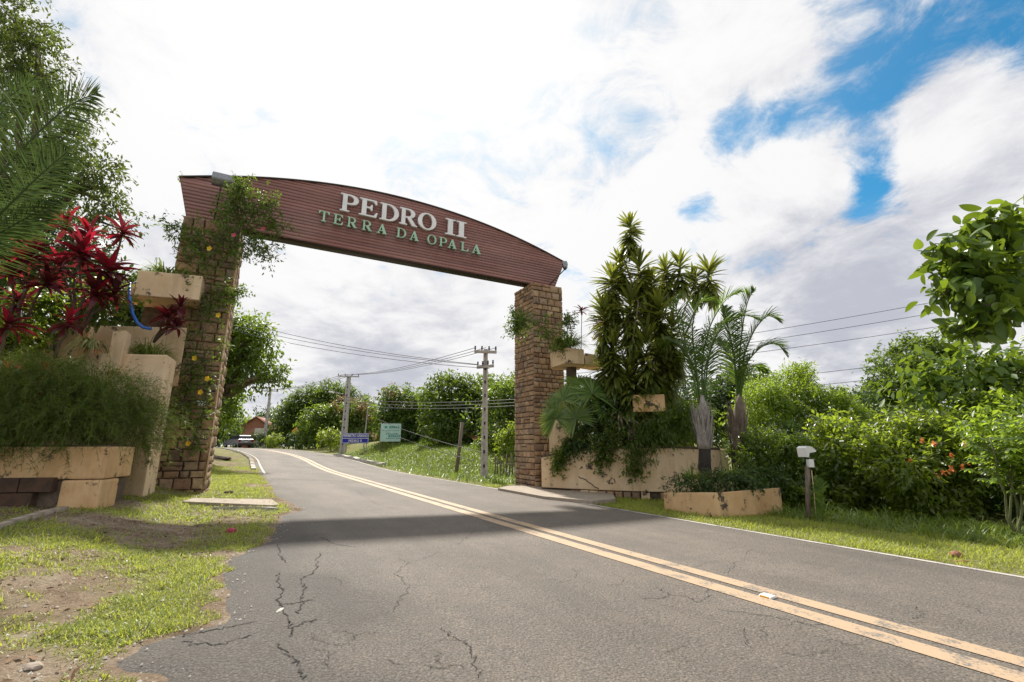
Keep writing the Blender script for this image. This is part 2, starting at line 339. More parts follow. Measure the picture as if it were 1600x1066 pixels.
# ------------------------------------------------------------------ object helpers
def tag(o, label=None, cat=None, group=None, kind=None):
    for k, v in (('label', label), ('category', cat), ('group', group), ('kind', kind)):
        if v: o[k] = v
    return o
def empty(name, loc, rz=0.0):
    o = bpy.data.objects.new(name, None); col.objects.link(o); o.location = loc; o.rotation_euler = (0, 0, rz); return o
def put(name, me, parent=None, loc=None):
    o = bpy.data.objects.new(name, me); col.objects.link(o)
    if loc is not None: o.location = loc
    if parent is not None: o.parent = parent
    return o
def under(name, me, parent):                # mesh in world coordinates, hung under an unrotated Empty
    o = put(name, me, parent)
    off = Vector(parent.location)
    if parent.parent: off += Vector(parent.parent.location)
    o.location = -off
    return o
def npmesh(name, V, F, mat, var=None, smooth=False):
    me = bpy.data.meshes.new(name); V = np.asarray(V, np.float32)
    if not isinstance(F, (list, tuple)): F = [F]
    F = [np.asarray(f, np.int32) for f in F if len(f)]
    tot = np.concatenate([np.full(len(f), f.shape[1], np.int32) for f in F]); loops = np.concatenate([f.ravel() for f in F])
    me.vertices.add(len(V)); me.vertices.foreach_set('co', V.ravel())
    me.loops.add(len(loops)); me.loops.foreach_set('vertex_index', loops)
    me.polygons.add(len(tot)); me.polygons.foreach_set('loop_start', np.concatenate([[0], np.cumsum(tot)[:-1]]).astype(np.int32)); me.polygons.foreach_set('loop_total', tot)
    if smooth: me.polygons.foreach_set('use_smooth', np.ones(len(tot), bool))
    if var is not None:
        a = me.attributes.new('var', 'FLOAT', 'FACE'); a.data.foreach_set('value', np.asarray(var, np.float32))
    me.update(calc_edges=True); me.validate()
    me.materials.append(M[mat] if isinstance(mat, str) else mat)
    return me
class Acc:
    def __init__(s): s.V = []; s.F3 = []; s.F4 = []; s.v3 = []; s.v4 = []; s.n = 0
    def add(s, V, F, var=None):
        V = np.asarray(V, float).reshape(-1, 3); F = np.asarray(F, int)
        if len(V) == 0: return
        v = np.zeros(len(F)) if var is None else np.asarray(var, float) * np.ones(len(F))
        if F.shape[1] == 3: s.F3.append(F + s.n); s.v3.append(v)
        else: s.F4.append(F + s.n); s.v4.append(v)
        s.V.append(V); s.n += len(V)
    def mesh(s, name, mat, smooth=False):
        F = []; v = []
        if s.F3: F.append(np.concatenate(s.F3)); v += s.v3
        if s.F4: F.append(np.concatenate(s.F4)); v += s.v4
        return npmesh(name, np.concatenate(s.V), F, mat, np.concatenate(v), smooth)
    def box(s, c, d, rz=0.0, var=None):
        x, y, z = (q / 2 for q in d); v = np.array([(a * x, b * y, e * z) for e in (-1, 1) for a, b in ((-1, -1), (1, -1), (1, 1), (-1, 1))])
        cs, sn = math.cos(rz), math.sin(rz); v = v @ np.array([[cs, sn, 0], [-sn, cs, 0], [0, 0, 1]])
        s.add(v + np.array(c), [(3, 2, 1, 0), (4, 5, 6, 7), (0, 1, 5, 4), (1, 2, 6, 5), (2, 3, 7, 6), (3, 0, 4, 7)], var); return s
    def tube(s, P, r, k=6, cap=True, var=None):
        P = np.asarray(P, float); r = np.ones(len(P)) * r; T = np.gradient(P, axis=0); T /= np.linalg.norm(T, axis=1)[:, None] + 1e-9
        up = np.array([0, 0, 1.]) if abs(T[0][2]) < .9 else np.array([1., 0, 0])
        rings = []
        for p, t, q in zip(P, T, r):
            a = np.cross(t, up); a /= np.linalg.norm(a) + 1e-9; b = np.cross(t, a)
            an = np.linspace(0, 2 * math.pi, k, endpoint=False); rings.append(p + q * (np.cos(an)[:, None] * a + np.sin(an)[:, None] * b))
        V = np.concatenate(rings); F = []
        for i in range(len(P) - 1):
            for j in range(k): F.append((i * k + j, i * k + (j + 1) % k, (i + 1) * k + (j + 1) % k, (i + 1) * k + j))
        if cap:
            V = np.concatenate([V, [P[0], P[-1]]]); n0 = len(V) - 2; F3 = []
            for j in range(k): F3 += [(n0, (j + 1) % k, j), (n0 + 1, (len(P) - 1) * k + j, (len(P) - 1) * k + (j + 1) % k)]
            s.add(V, F, var); s.F3.append(np.array(F3) + s.n - len(V)); s.v3.append(np.zeros(len(F3)) + (0 if var is None else var))
        else: s.add(V, F, var)
        return s
def unit(a): return a / (np.linalg.norm(a, axis=-1, keepdims=True) + 1e-9)
def straps(O, D, L, W, grav=.8, segs=5, prof='lance', side=None, fold=0.0):
    """curved strap leaves, all at once: V, F, leaf index of each face"""
    O = np.atleast_2d(np.asarray(O, float)); n = len(O); D = unit(np.asarray(D, float) * np.ones((n, 3))); L = np.ones(n) * L; W = np.ones(n) * W; grav = np.ones(n) * grav
    P = [O]; p = O.copy(); dirs = []
    for i in range(segs):
        t = (i + .5) / segs; dd = unit(D + np.array([0, 0, -1.]) * (grav * t)[:, None]); p = p + dd * (L / segs)[:, None]; P.append(p); dirs.append(dd)
    if side is None:
        sd = np.cross(D, np.array([0, 0, 1.])); bad = np.linalg.norm(sd, axis=1) < .05; sd[bad] = (1, 0, 0); sd = unit(sd)
    else: sd = unit(np.asarray(side, float) * np.ones((n, 3)))
    ts = np.linspace(0, 1, segs + 1)
    if prof == 'lance': w = np.sin(np.clip(ts * .9 + .1, 0, 1) * math.pi) ** .7; w[-1] = .04; w[0] = .35
    elif prof == 'blade': w = 1 - ts ** 1.5; w[-1] = .04
    else: w = np.ones_like(ts)
    V = np.stack([np.stack([P[i] - sd * (W * w[i] / 2)[:, None], P[i] + sd * (W * w[i] / 2)[:, None]], 1) for i in range(segs + 1)], 1)   # n, segs+1, 2, 3
    base = np.arange(n)[:, None] * (segs + 1) * 2 + np.arange(segs)[None] * 2
    F = np.stack([base, base + 1, base + 3, base + 2], -1).reshape(-1, 4)
    return V.reshape(-1, 3), F, np.repeat(np.arange(n), segs)
def leaves(O, D, N, L, W):
    """small folded leaves: two triangles each"""
    n = len(O); D = unit(D); S = unit(np.cross(D, N)); N2 = np.cross(S, D); L = np.ones(n) * L; W = np.ones(n) * W
    mid = O + D * (L * .48)[:, None] - N2 * (L * .04)[:, None]
    V = np.stack([O, mid + S * (W / 2)[:, None] + N2 * (W * .14)[:, None], O + D * L[:, None] - N2 * (L * .12)[:, None], mid - S * (W / 2)[:, None] + N2 * (W * .14)[:, None]], 1).reshape(-1, 3)
    b = np.arange(n)[:, None] * 4
    return V, np.concatenate([b + np.array([[0, 1, 2]]), b + np.array([[0, 2, 3]])], 1).reshape(-1, 3), np.repeat(np.arange(n), 2)
def rdir(n, up=0.0):
    v = rng.normal(size=(n, 3)); v[:, 2] += up; return unit(v)
def crown_mesh(name, lobes, mat, leaf=.2, dens=1.0, droop=.5, wr=.42, cl=14, shell=.55, clr=1.0):
    """lobes: (centre, (rx, ry, rz)); leaves grow in small sprays spread through each lobe"""
    A = Acc()
    for c, r in lobes:
        r = np.array(r, float); area = 4 * math.pi * ((r[0] * r[1]) ** 1.6 / 3 + (r[0] * r[2]) ** 1.6 / 3 + (r[1] * r[2]) ** 1.6 / 3) ** (1 / 1.6)
        nl = int(dens * area / (leaf * leaf * wr * .5) * 1.5); nc = max(6, nl // cl)
        
        ns = 16; su = rdir(ns, .15); sc_ = np.array(c) + su * r * .68; sr = r * rng.uniform(.30, .50, (ns, 1))          # smaller clumps on the lobe, fuller on top
        w_ = np.concatenate([[.9], sr.mean(1) ** 2 / (r.mean() ** 2) * 1.0]); pick = rng.choice(ns + 1, nc, p=w_ / w_.sum())
        u = rdir(nc); u2 = rdir(nc, .75); lump = 1 + .30 * (fbm(u[:, 0] * 2.3 + c[0], u[:, 1] * 2.3 + u[:, 2] * 1.7 + c[1], 5) - .5) * 2
        rad = (shell + (1 - shell) * rng.random(nc) ** .5) * lump
        cc = np.array(c) + u * (rad * .82)[:, None] * r
        k_ = pick > 0; cc[k_] = sc_[pick[k_] - 1] + u2[k_] * sr[pick[k_] - 1] * (.55 + .45 * rng.random((k_.sum(), 1))); u = np.where(k_[:, None], u2, u)
        spray = rdir(nc, .2) * .6 + u * .7 + np.array([0, 0, -.1])
        tint = np.clip(rng.random(nc) * .6 + np.concatenate([[.2], rng.random(ns) * .5])[pick], 0, 1)
        O = np.repeat(cc, cl, 0); sp = np.repeat(unit(spray), cl, 0); k = len(O)
        O = O + sp * (rng.random((k, 1)) * leaf * 2.4 * clr) + rng.normal(size=(k, 3)) * leaf * .45 * clr
        D = unit(sp * .7 + rdir(k) * .8 + np.array([0, 0, -droop])); Nn = unit(rdir(k) * .7 + np.array([0, 0, .8]) + sp * .3)
        Ls = leaf * (.7 + .6 * rng.random(k))
        V, F, idx = leaves(O, D, Nn, Ls, Ls * wr)
        v = np.clip(np.repeat(tint, cl) * .6 + rng.random(k) * .4, 0, 1)
        A.add(V, F, v[idx])
    return A.mesh(name, mat)
def pxlobes(spec):
    out = []
    for px, py, rx, rz, Y in spec:
        c = AT(px, py, Y); k = Y / FPX; out.append((c, (rx * k, min(rx, rz) * k * 1.0, rz * k)))
    return out
def limb(a, b, wob=.12, n=6):
    a = np.array(a); b = np.array(b); t = np.linspace(0, 1, n)[:, None]; L = np.linalg.norm(b - a)
    P = a + (b - a) * t; P[1:-1] += rng.normal(size=(n - 2, 3)) * wob * L * .25; P[:, 2] += (np.sin(t[:, 0] * math.pi)) * L * .04; return P
def tree(name, label, base, lobes, mat, leaf, dens=1.0, trunk_r=.18, cat='tree', group=None, bark='bark', extra=None, fork=.45, **kw):
    base = np.array(base); e = empty(name, base)
    tag(e, label, cat, group)
    A = Acc(); cen = np.mean([c for c, r in lobes], 0)
    low = min(c[2] - r[2] for c, r in lobes); top = np.array([base[0] * .5 + cen[0] * .5, base[1] * .5 + cen[1] * .5, max(base[2] + .3, low + (cen[2] - low) * fork)])
    P = limb(base - np.array([0, 0, .15]), top, .08); A.tube(P, np.linspace(trunk_r, trunk_r * .7, len(P)), 8)
    for c, r in lobes:
        P = limb(top, np.array(c) + np.array([0, 0, r[2] * .3]), .2); A.tube(P, np.linspace(trunk_r * .6, trunk_r * .12, len(P)), 6)
        for _ in range(3):
            q = np.array(c) + rdir(1)[0] * np.array(r) * .75; P2 = limb(P[3], q, .2, 5); A.tube(P2, np.linspace(trunk_r * .3, trunk_r * .05, 5), 5)
    under('trunk', A.mesh('trunk', bark, True), e)
    under('crown', crown_mesh('crown', lobes, mat, leaf, dens, **kw), e)
    if extra:
        for nm, lb, mt, lf, dn in extra: under(nm, crown_mesh(nm, lb, mt, lf, dn, **kw), e)
    return e
def prism(name, pts, z0, z1, mat, parent=None, bev=.02, ztop=None):
    bm = bmesh.new(); b = [bm.verts.new((p[0], p[1], z0)) for p in pts]
    t = [bm.verts.new((p[0], p[1], (z1 if ztop is None else ztop[i]))) for i, p in enumerate(pts)]; n = len(pts)
    bm.faces.new(list(reversed(b))); bm.faces.new(t)
    for i in range(n): bm.faces.new((b[i], b[(i + 1) % n], t[(i + 1) % n], t[i]))
    bmesh.ops.recalc_face_normals(bm, faces=bm.faces)
    if bev: bmesh.ops.bevel(bm, geom=list(bm.edges), offset=bev, segments=2, affect='EDGES', profile=.6)
    me = bpy.data.meshes.new(name); bm.to_mesh(me); bm.free(); me.materials.append(M[mat])
    return under(name, me, parent) if parent else put(name, me)
def bxmesh(name, d, mat, bev=.01):
    bm = bmesh.new(); bmesh.ops.create_cube(bm, size=1); bmesh.ops.scale(bm, vec=d, verts=bm.verts)
    if bev: bmesh.ops.bevel(bm, geom=list(bm.edges), offset=bev, segments=2, affect='EDGES', profile=.7)
    me = bpy.data.meshes.new(name); bm.to_mesh(me); bm.free(); me.materials.append(M[mat]); return me

# ------------------------------------------------------------------ ground
_spots = None
def grass_mask(x, y):
    global _spots
    s, o = so(x, y)
    g = sstep(.36, .56, fbm(x * .9, y * .9, 21) + .22 * (fbm(x * 4, y * 4, 31) - .5))
    def bare(px, py, rad, amt=1.0):
        p = _spots[px, py]; return amt * np.exp(-((x - p[0]) ** 2 + (y - p[1]) ** 2) / rad ** 2)
    if _spots is None: _spots = {q: GT(*q) for q in ((30, 935), (150, 905), (230, 820), (330, 800), (60, 1030), (280, 770), (300, 850), (100, 860), (380, 792), (250, 960), (330, 905), (380, 830), (120, 850), (360, 745), (200, 1045), (180, 800))}
    b = 0
    for q in ((30, 935, .7), (150, 905, .55), (230, 820, .9), (330, 800, .7), (60, 1030, .35), (280, 770, .8), (300, 850, .5), (100, 860, .5), (380, 792, .5)): b = b + bare(*q)
    lush = 0
    for q in ((250, 960, .45), (330, 905, .35), (380, 830, .7), (120, 850, .35), (360, 745, 2.0), (200, 1045, .25), (180, 800, .4)): lush = lush + bare(*q)
    left = np.clip(g * .8 + .12 - b * .55 + lush * .9 + (fbm(x * 7, y * 7, 51) - .5) * 1.1, 0, 1)
    right = np.clip(.55 + .6 * fbm(x * .8, y * .8, 44), 0, 1)
    return np.where(o < 4, left, right)
def make_ground():
    sv = np.concatenate([[-40, -20, -10, -5, -2, 0, 1], np.arange(1.6, 9, .07), np.arange(9, 18, .16), np.arange(18, 50, .5), np.arange(50, 120, 3), [130, 160, 200, 260, 340, 450, 600]])
    ov = np.concatenate([[-420, -260, -160, -100, -60, -40, -28, -20, -15, -11, -8.5, -7], np.arange(-6, 1.2, .07), np.arange(1.2, 7.4, .6), np.arange(7.4, 12, .15), np.arange(12, 22, .5), [24, 28, 34, 44, 60, 90, 140, 220, 340, 480]])
    S, Oo = np.meshgrid(sv, ov, indexing='ij'); Sx = S.ravel(); Ox = Oo.ravel(); x, y = xy(Sx, Ox); z = terr_so(Sx, Ox)
    a, b = S.shape; i = np.arange(a * b).reshape(a, b)
    F = np.stack([i[:-1, :-1], i[:-1, 1:], i[1:, 1:], i[1:, :-1]], -1).reshape(-1, 4)[:, ::-1]
    me = npmesh('ground', np.stack([x, y, z], 1), F, 'soil', smooth=True)
    at = me.attributes.new('grass', 'FLOAT', 'POINT'); at.data.foreach_set('value', (grass_mask(x, y) * .85 * (1 - sstep(-.15, .05, Ox - road_left(Sx)) * (Ox < 4))).astype(np.float32))
    tag(put('ground', me), kind='structure')
make_ground()
def lift(dz): return lambda s, o: road_z(s, o) + dz
def strip(name, sv, o0, o1, ncol, mat, dz, parent=None, kind=None):
    sv = np.asarray(sv); u = np.linspace(0, 1, ncol); o = (o0(sv)[:, None] if callable(o0) else np.full((len(sv), 1), o0)); p = (o1(sv)[:, None] if callable(o1) else np.full((len(sv), 1), o1))
    Oo = o + (p - o) * u; S = np.repeat(sv[:, None], ncol, 1); x, y = xy(S.ravel(), Oo.ravel()); z = road_z(S.ravel(), Oo.ravel()) + dz
    if callable(o0): z = z - .05 * (1 - sstep(.0, .32, (Oo - o).ravel()))      # the broken edge dips under the verge
    i = np.arange(S.size).reshape(S.shape); F = np.stack([i[:-1, :-1], i[:-1, 1:], i[1:, 1:], i[1:, :-1]], -1).reshape(-1, 4)[:, ::-1]
    o_ = put(name, npmesh(name, np.stack([x, y, z], 1), F, mat), parent)
    return tag(o_, kind=kind) if kind else o_
s_road = np.concatenate([np.arange(-8, 18, .06), np.arange(18, 60, .4), np.arange(60, 200, 2)])
road = strip('road', s_road, road_left, 7.75, 40, 'asphalt', .012, kind='structure')
_v = np.array([v.co for v in road.data.vertices]); _s, _o = so(_v[:, 0], _v[:, 1])   # the shoulder is an older, darker surfacing
_old = (1 - sstep(.55, 1.15, _o + (fbm(_s * 1.3, _o * 1.3, 91) - .5) * 1.1)) * .8 + .35 * sstep(.55, .75, fbm(_s * .35, _o * .9, 95))
road.data.attributes.new('old', 'FLOAT', 'POINT').data.foreach_set('value', np.clip(_old, 0, 1).astype(np.float32))
s_far = np.concatenate([np.arange(-8, 30, .25), np.arange(30, 110, 1)])
_yo = np.mean([[G(1375, y) @ NV for y in (1002, 987, 979, 966)], [G(1100, y) @ NV for y in (923, 911, 906, 898)]], 0)
for a, b in ((_yo[0], _yo[1]), (_yo[2], _yo[3])):
    strip('centre_line', s_far, a, b, 3, 'yellow', .017, road)
rl = np.mean([G(*q) @ NV for q in ((1600, 905), (1280, 848), (960, 797))])
strip('edge_line', s_far, rl - .05, rl + .05, 3, 'white_line', .017, road)
strip('edge_line', np.arange(24, 110, 1.), .98, 1.07, 3, 'white_line', .017, road)
def crack(px, w0=.02, w1=.005, nsub=7, amp=.018):
    P = np.array([G(*q)[:2] for q in px]); t = np.linspace(0, len(P) - 1, nsub * (len(P) - 1) + 1); Q = np.stack([np.interp(t, np.arange(len(P)), P[:, i]) for i in (0, 1)], 1)
    Q[1:-1] += rng.normal(size=(len(Q) - 2, 2)) * amp; T = np.gradient(Q, axis=0); Nn = unit(np.stack([T[:, 1], -T[:, 0]], 1))
    w = (w1 + (w0 - w1) * rng.random(len(Q)))[:, None]; w[0] = w[-1] = .001
    A = Q + Nn * w / 2; B = Q - Nn * w / 2; V = np.concatenate([A, B]); s, o = so(V[:, 0], V[:, 1]); z = road_z(s, o) + .0155
    n = len(Q); F = [(i, i + 1, n + i + 1, n + i) for i in range(n - 1)]
    put('crack', npmesh('crack', np.column_stack([V, z]), np.array(F), 'crack'), road)
for c in ([(433, 852), (440, 870), (447, 882)], [(436, 897), (433, 912), (442, 925), (436, 945), (452, 972), (458, 990), (452, 1000)], [(430, 1010), (455, 1030), (468, 1050), (475, 1066)],
          [(500, 865), (492, 895), (470, 908), (475, 925), (472, 945), (465, 962)], [(440, 948), (465, 945), (490, 940)], [(455, 985), (480, 975), (495, 972)],
          [(690, 985), (700, 995), (718, 1003), (735, 1020), (745, 1045), (748, 1064)], [(1025, 920), (1048, 932), (1075, 935), (1090, 945)], [(1000, 938), (1035, 938), (1048, 932)],
          [(1090, 945), (1105, 935), (1108, 918)], [(1120, 955), (1180, 963), (1230, 970), (1265, 980), (1300, 978)], [(640, 880), (618, 900), (640, 920), (612, 960)],
          [(500, 840), (520, 852), (560, 858)], [(270, 1000), (330, 988), (400, 975)], [(280, 1008), (340, 1012), (395, 995)], [(560, 770), (590, 790), (640, 800)], [(1430, 950), (1445, 965), (1425, 970)]):
    crack(c, .016 if c[0][0] < 520 else .007, .002, 11, .014)
for _ in range(26):
    x0 = rng.uniform(430, 1500); y0 = rng.uniform(850, 1060); a = rng.uniform(0, 6.28); pts = [(x0, y0)]
    for k in range(int(rng.integers(2, 5))): a += rng.normal() * .8; pts.append((pts[-1][0] + math.cos(a) * 24, min(1066, max(800, pts[-1][1] + math.sin(a) * 9))))
    crack(pts, .0045, .0015, 6, .012)
# road stud on the centre line
def road_stud():
    p = G(1200, 936); e = empty('road_stud', (p[0], p[1], p[2] + .012), R_(30)); tag(e, 'cream reflective stud set on the double yellow centre line', 'road stud')
    bm = bmesh.new(); bmesh.ops.create_cube(bm, size=1)
    for v in bm.verts: k = .62 if v.co.z > 0 else 1; v.co = Vector((v.co.x * .12 * k, v.co.y * .11, (v.co.z + .5) * .022))
    bmesh.ops.bevel(bm, geom=list(bm.edges), offset=.004, segments=2, affect='EDGES'); me = bpy.data.meshes.new('stud_body'); bm.to_mesh(me); bm.free(); me.materials.append(M['sign_white']); put('stud_body', me, e)
    put('reflector', bxmesh('reflector', (.012, .085, .014), 'sign_yellow', .002), e, (-.048, 0, .012))
road_stud()

# ------------------------------------------------------------------ the gate
GA = R_(28)                                   # gate's own x axis, measured from world X
RP = G(836, 766); gx = np.array([math.cos(GA), math.sin(GA), 0]); gy = np.array([-math.sin(GA), math.cos(GA), 0])
def onplane(px, py, back=0.0):                # pixel -> (u, z) on the gate's front plane moved back
    A = RP + gy * back; r = ray(px, py); t = ((A - np.array([0, 0, CH])) @ gy) / (r @ gy); X = np.array([0, 0, CH]) + t * r; return (X - RP) @ gx, X[2]
gate = empty('entrance_gate', (RP[0], RP[1], 0), GA)
tag(gate, 'tall entrance gate of stone pillars and red wooden beam spanning the road', 'gate')
PW, PD, PTOP = 1.3, 1.42, 7.22
stone_meshes = []
for k in range(9):
    bm = bmesh.new(); j = lambda a: rng.normal() * a
    def rect(q, y, jj): return [bm.verts.new((x * q + j(jj), y + j(.05), z * q + j(jj))) for x, z in ((-.5, -.5), (0, -.52), (.5, -.5), (.52, 0), (.5, .5), (0, .52), (-.5, .5), (-.52, 0))]
    jt = .022
    pts = [(j(jt), j(jt)) for _ in range(8)]
    ring = ((-.5, -.5), (0, -.5), (.5, -.5), (.5, 0), (.5, .5), (0, .5), (-.5, .5), (-.5, 0))
    r0 = [bm.verts.new((x + p[0], 0, z + p[1])) for (x, z), p in zip(ring, pts)]
    r1 = [bm.verts.new((x * .985 + p[0], -.55, z * .985 + p[1])) for (x, z), p in zip(ring, pts)]
    r2 = [bm.verts.new((x * .84 + p[0], -1 + j(.1), z * .80 + p[1])) for (x, z), p in zip(ring, pts)]
    c = bm.verts.new((j(.1), -1.12 + j(.12), j(.1)))
    for a, b in ((r0, r1), (r1, r2)):
        for i in range(8): bm.faces.new((a[i], a[(i + 1) % 8], b[(i + 1) % 8], b[i]))
    for i in range(8): bm.faces.new((r2[i], r2[(i + 1) % 8], c))
    bmesh.ops.recalc_face_normals(bm, faces=bm.faces)
    me = bpy.data.meshes.new('stone'); bm.to_mesh(me); bm.free(); me.materials.append(M['stone']); stone_meshes.append(me)
def stone_layout(width, z0, z1, hmin, hmax, wmin, wmax):
    out = []; z = z0
    while z < z1 - .02:
        h = min(rng.uniform(hmin, hmax), z1 - z)
        if z1 - z - h < .08: h = z1 - z
        x = -rng.uniform(0, .1); 
        xs = [0]
        while xs[-1] < width - .001:
            w = rng.uniform(wmin, wmax)
            nx = xs[-1] + w
            if width - nx < wmin * .7: nx = width
            xs.append(min(nx, width))
        for a, b in zip(xs[:-1], xs[1:]):
            if b - a > .34 and h > .20 and rng.random() < .35:
                k = h * rng.uniform(.4, .6); out.append((a, b, z, z + k)); out.append((a, b, z + k, z + h))
            else: out.append((a, b, z, z + h))
        z += h
    return out
n_single = 0
def pillar(u0, zb, faces):
    """faces: (origin, direction along, outward rotation, z-range of single stones, size range)"""
    global n_single
    lim = n_single + 150
    P = empty('pillar', (u0, 0, 0)); P.parent = gate
    A = Acc(); A.box((PW / 2, PD / 2, (zb + PTOP) / 2), (PW - .06, PD - .06, PTOP - zb)); core = put('mortar_core', A.mesh('mortar_core', 'mortar'), P)
    rest = Acc()
    for org, ang, width, zlim, sz in faces:
        for a, b, z, zz in stone_layout(width, zb, PTOP + rng.uniform(0, .02), *sz):
            w = b - a - .018; h = zz - z - .016; dep = .052 + rng.uniform(0, .022); cx = (a + b) / 2; me = stone_meshes[rng.integers(9)]
            loc = Vector(org) + Vector((math.cos(ang) * cx, math.sin(ang) * cx, (z + zz) / 2)) + Vector((-math.sin(ang), math.cos(ang), 0)) * .03
            if zlim[0] <= z <= zlim[1] and n_single < lim and w * h > .040:
                o = put('stone', me, P); o.location = loc; o.rotation_euler = (0, 0, ang); o.scale = (w, dep, h); n_single += 1
            else:
                v = np.array([q.co for q in me.vertices]) * np.array([w, dep, h]); cs, sn = math.cos(ang), math.sin(ang); v = v @ np.array([[cs, sn, 0], [-sn, cs, 0], [0, 0, 1]]) + np.array(loc); var = rng.random()
                rest.add(v, [f.vertices[:] for f in me.polygons if len(f.vertices) == 4], var)
                n0 = rest.n - len(v); f3 = np.array([f.vertices[:] for f in me.polygons if len(f.vertices) == 3]); rest.F3.append(f3 + n0); rest.v3.append(np.full(len(f3), var))
    o = put('stone_facing', rest.mesh('stone_facing', 'stone'), P); o['kind'] = 'stuff'
    return P
LU = -10.83
szA = (.14, .31, .20, .50); szB = (.12, .28, .15, .42)
right_p = pillar(0.0, -.5, [((0, PD, 0), -math.pi / 2, PD, (-.45, 9), szB), ((0, 0, 0), 0, PW, (4.4, 9), szB), ((PW, 0, 0), math.pi / 2, PD, (20, 20), szB), ((PW, PD, 0), math.pi, PW, (20, 20), szB)])
left_p = pillar(LU, -.1, [((0, 0, 0), 0, PW, (-.2, 9), szA), ((PW, 0, 0), math.pi / 2, PD, (20, 20), szA), ((0, PD, 0), -math.pi / 2, PD, (20, 20), szA), ((PW, PD, 0), math.pi, PW, (20, 20), szA)])
# beam
BACK, THK, ZB = .25, .42, 7.25
bTL, bTR, bBL, bBR = onplane(281, 276, BACK), onplane(882, 412, BACK), onplane(294, 325, BACK), onplane(866, 440, BACK)
uL, uR, zEnd = bTL[0], bTR[0], (bTL[1] + bTR[1]) / 2
zTop = onplane(560, 293, BACK)[1]; uC = (uL + uR) / 2 - .25
def arc(u):
    u = np.asarray(u, float); k = np.where(u < uC, uC - uL, uR - uC); return zTop - (zTop - zEnd) * (np.abs(u - uC) / k) ** 2.0
uLB, uRB = bBL[0], bBR[0] + .02
def ends(z):
    t = np.clip((z - ZB) / (zEnd - ZB), 0, 1); return uLB + (uL - uLB) * t, uRB + (uR - uRB) * t
beam = empty('beam', (0, 0, 0)); beam.parent = gate
def outline(off, n=60):
    u = np.linspace(uL, uR, n); z = arc(u) - off
    return [(uLB, ZB + off * .2)] + [(uRB, ZB + off * .2)] + [(uu, zz) for uu, zz in zip(u[::-1], z[::-1])]
def extr(name, poly, y0, y1, mat, parent):
    bm = bmesh.new(); a = [bm.verts.new((x, y0, z)) for x, z in poly]; b = [bm.verts.new((x, y1, z)) for x, z in poly]; n = len(poly)
    f = bm.faces.new(a); g = bm.faces.new(list(reversed(b)))
    for i in range(n): bm.faces.new((b[i], b[(i + 1) % n], a[(i + 1) % n], a[i]))
    bmesh.ops.triangulate(bm, faces=[f, g]); bmesh.ops.recalc_face_normals(bm, faces=bm.faces)
    me = bpy.data.meshes.new(name); bm.to_mesh(me); bm.free(); me.materials.append(M[mat]); return put(name, me, parent)
extr('core', outline(.02), BACK + .03, BACK + THK - .03, 'wood', beam)
ph = .105; z = ZB
while z < zTop - .01:
    z1 = min(z + ph, zTop); zz0 = z + .0005; zz1 = z1 - .0035
    us = np.linspace(uL, uR, 260); a0, b0 = ends(zz0); ok = (arc(us) > zz0 + .004) & (us > a0) & (us < b0); us = us[ok]
    if len(us) > 4:
        us = np.concatenate([[max(a0, us[0] - .05)], us, [min(b0, us[-1] + .05)]]) if zz0 < zEnd else us
        top = np.minimum(zz1, np.maximum(arc(us), zz0 + .003)); nn = len(us); idx = np.unique(np.concatenate([[0, 1], np.where(np.abs(np.diff(top)) > 1e-4)[0][::6], np.arange(0, nn, 24), [nn - 2, nn - 1]])); us = us[idx]; top = top[idx]; nn = len(us)
        for nm, ya, yb in (('plank', BACK + .03, BACK), ('plank', BACK + THK - .03, BACK + THK)):
            V = np.concatenate([np.column_stack([us, np.full(nn, y), q]) for y in (yb, ya) for q in (np.full(nn, zz0), top)]); i = np.arange(nn - 1); F = []
            for A_, B_ in ((0, 1), (3, 2), (1, 3), (2, 0)): F.append(np.column_stack([A_ * nn + i, A_ * nn + i + 1, B_ * nn + i + 1, B_ * nn + i]))
            F.append(np.array([[0, nn, 3 * nn, 2 * nn], [nn - 1, 3 * nn - 1, 4 * nn - 1, 2 * nn - 1]]))
            me = npmesh('plank', V, np.concatenate(F) if ya < yb else np.concatenate(F)[:, ::-1], 'wood'); bm = bmesh.new(); bm.from_mesh(me); bmesh.ops.recalc_face_normals(bm, faces=bm.faces); bm.to_mesh(me); bm.free()
            put('plank', me, beam)
    z = z1
u = np.linspace(uL - .02, uR + .02, 60); zt = arc(np.clip(u, uL, uR))
V = np.concatenate([np.column_stack([u, np.full(60, y), zt + q]) for y in (BACK - .03, BACK + THK + .03) for q in (.004, .045)]); i = np.arange(59)
F = np.concatenate([np.column_stack([a * 60 + i, a * 60 + i + 1, b * 60 + i + 1, b * 60 + i]) for a, b in ((0, 1), (1, 3), (3, 2), (2, 0))] + [np.array([[0, 60, 180, 120], [59, 179, 239, 119]])])
put('top_flashing', npmesh('top_flashing', V, F, 'dark_trim'), beam)
A = Acc(); A.box(((uLB + uRB) / 2, BACK + THK / 2, ZB - .018), (uRB - uLB, THK - .02, .03)); put('soffit', A.mesh('soffit', 'dark_trim'), beam)
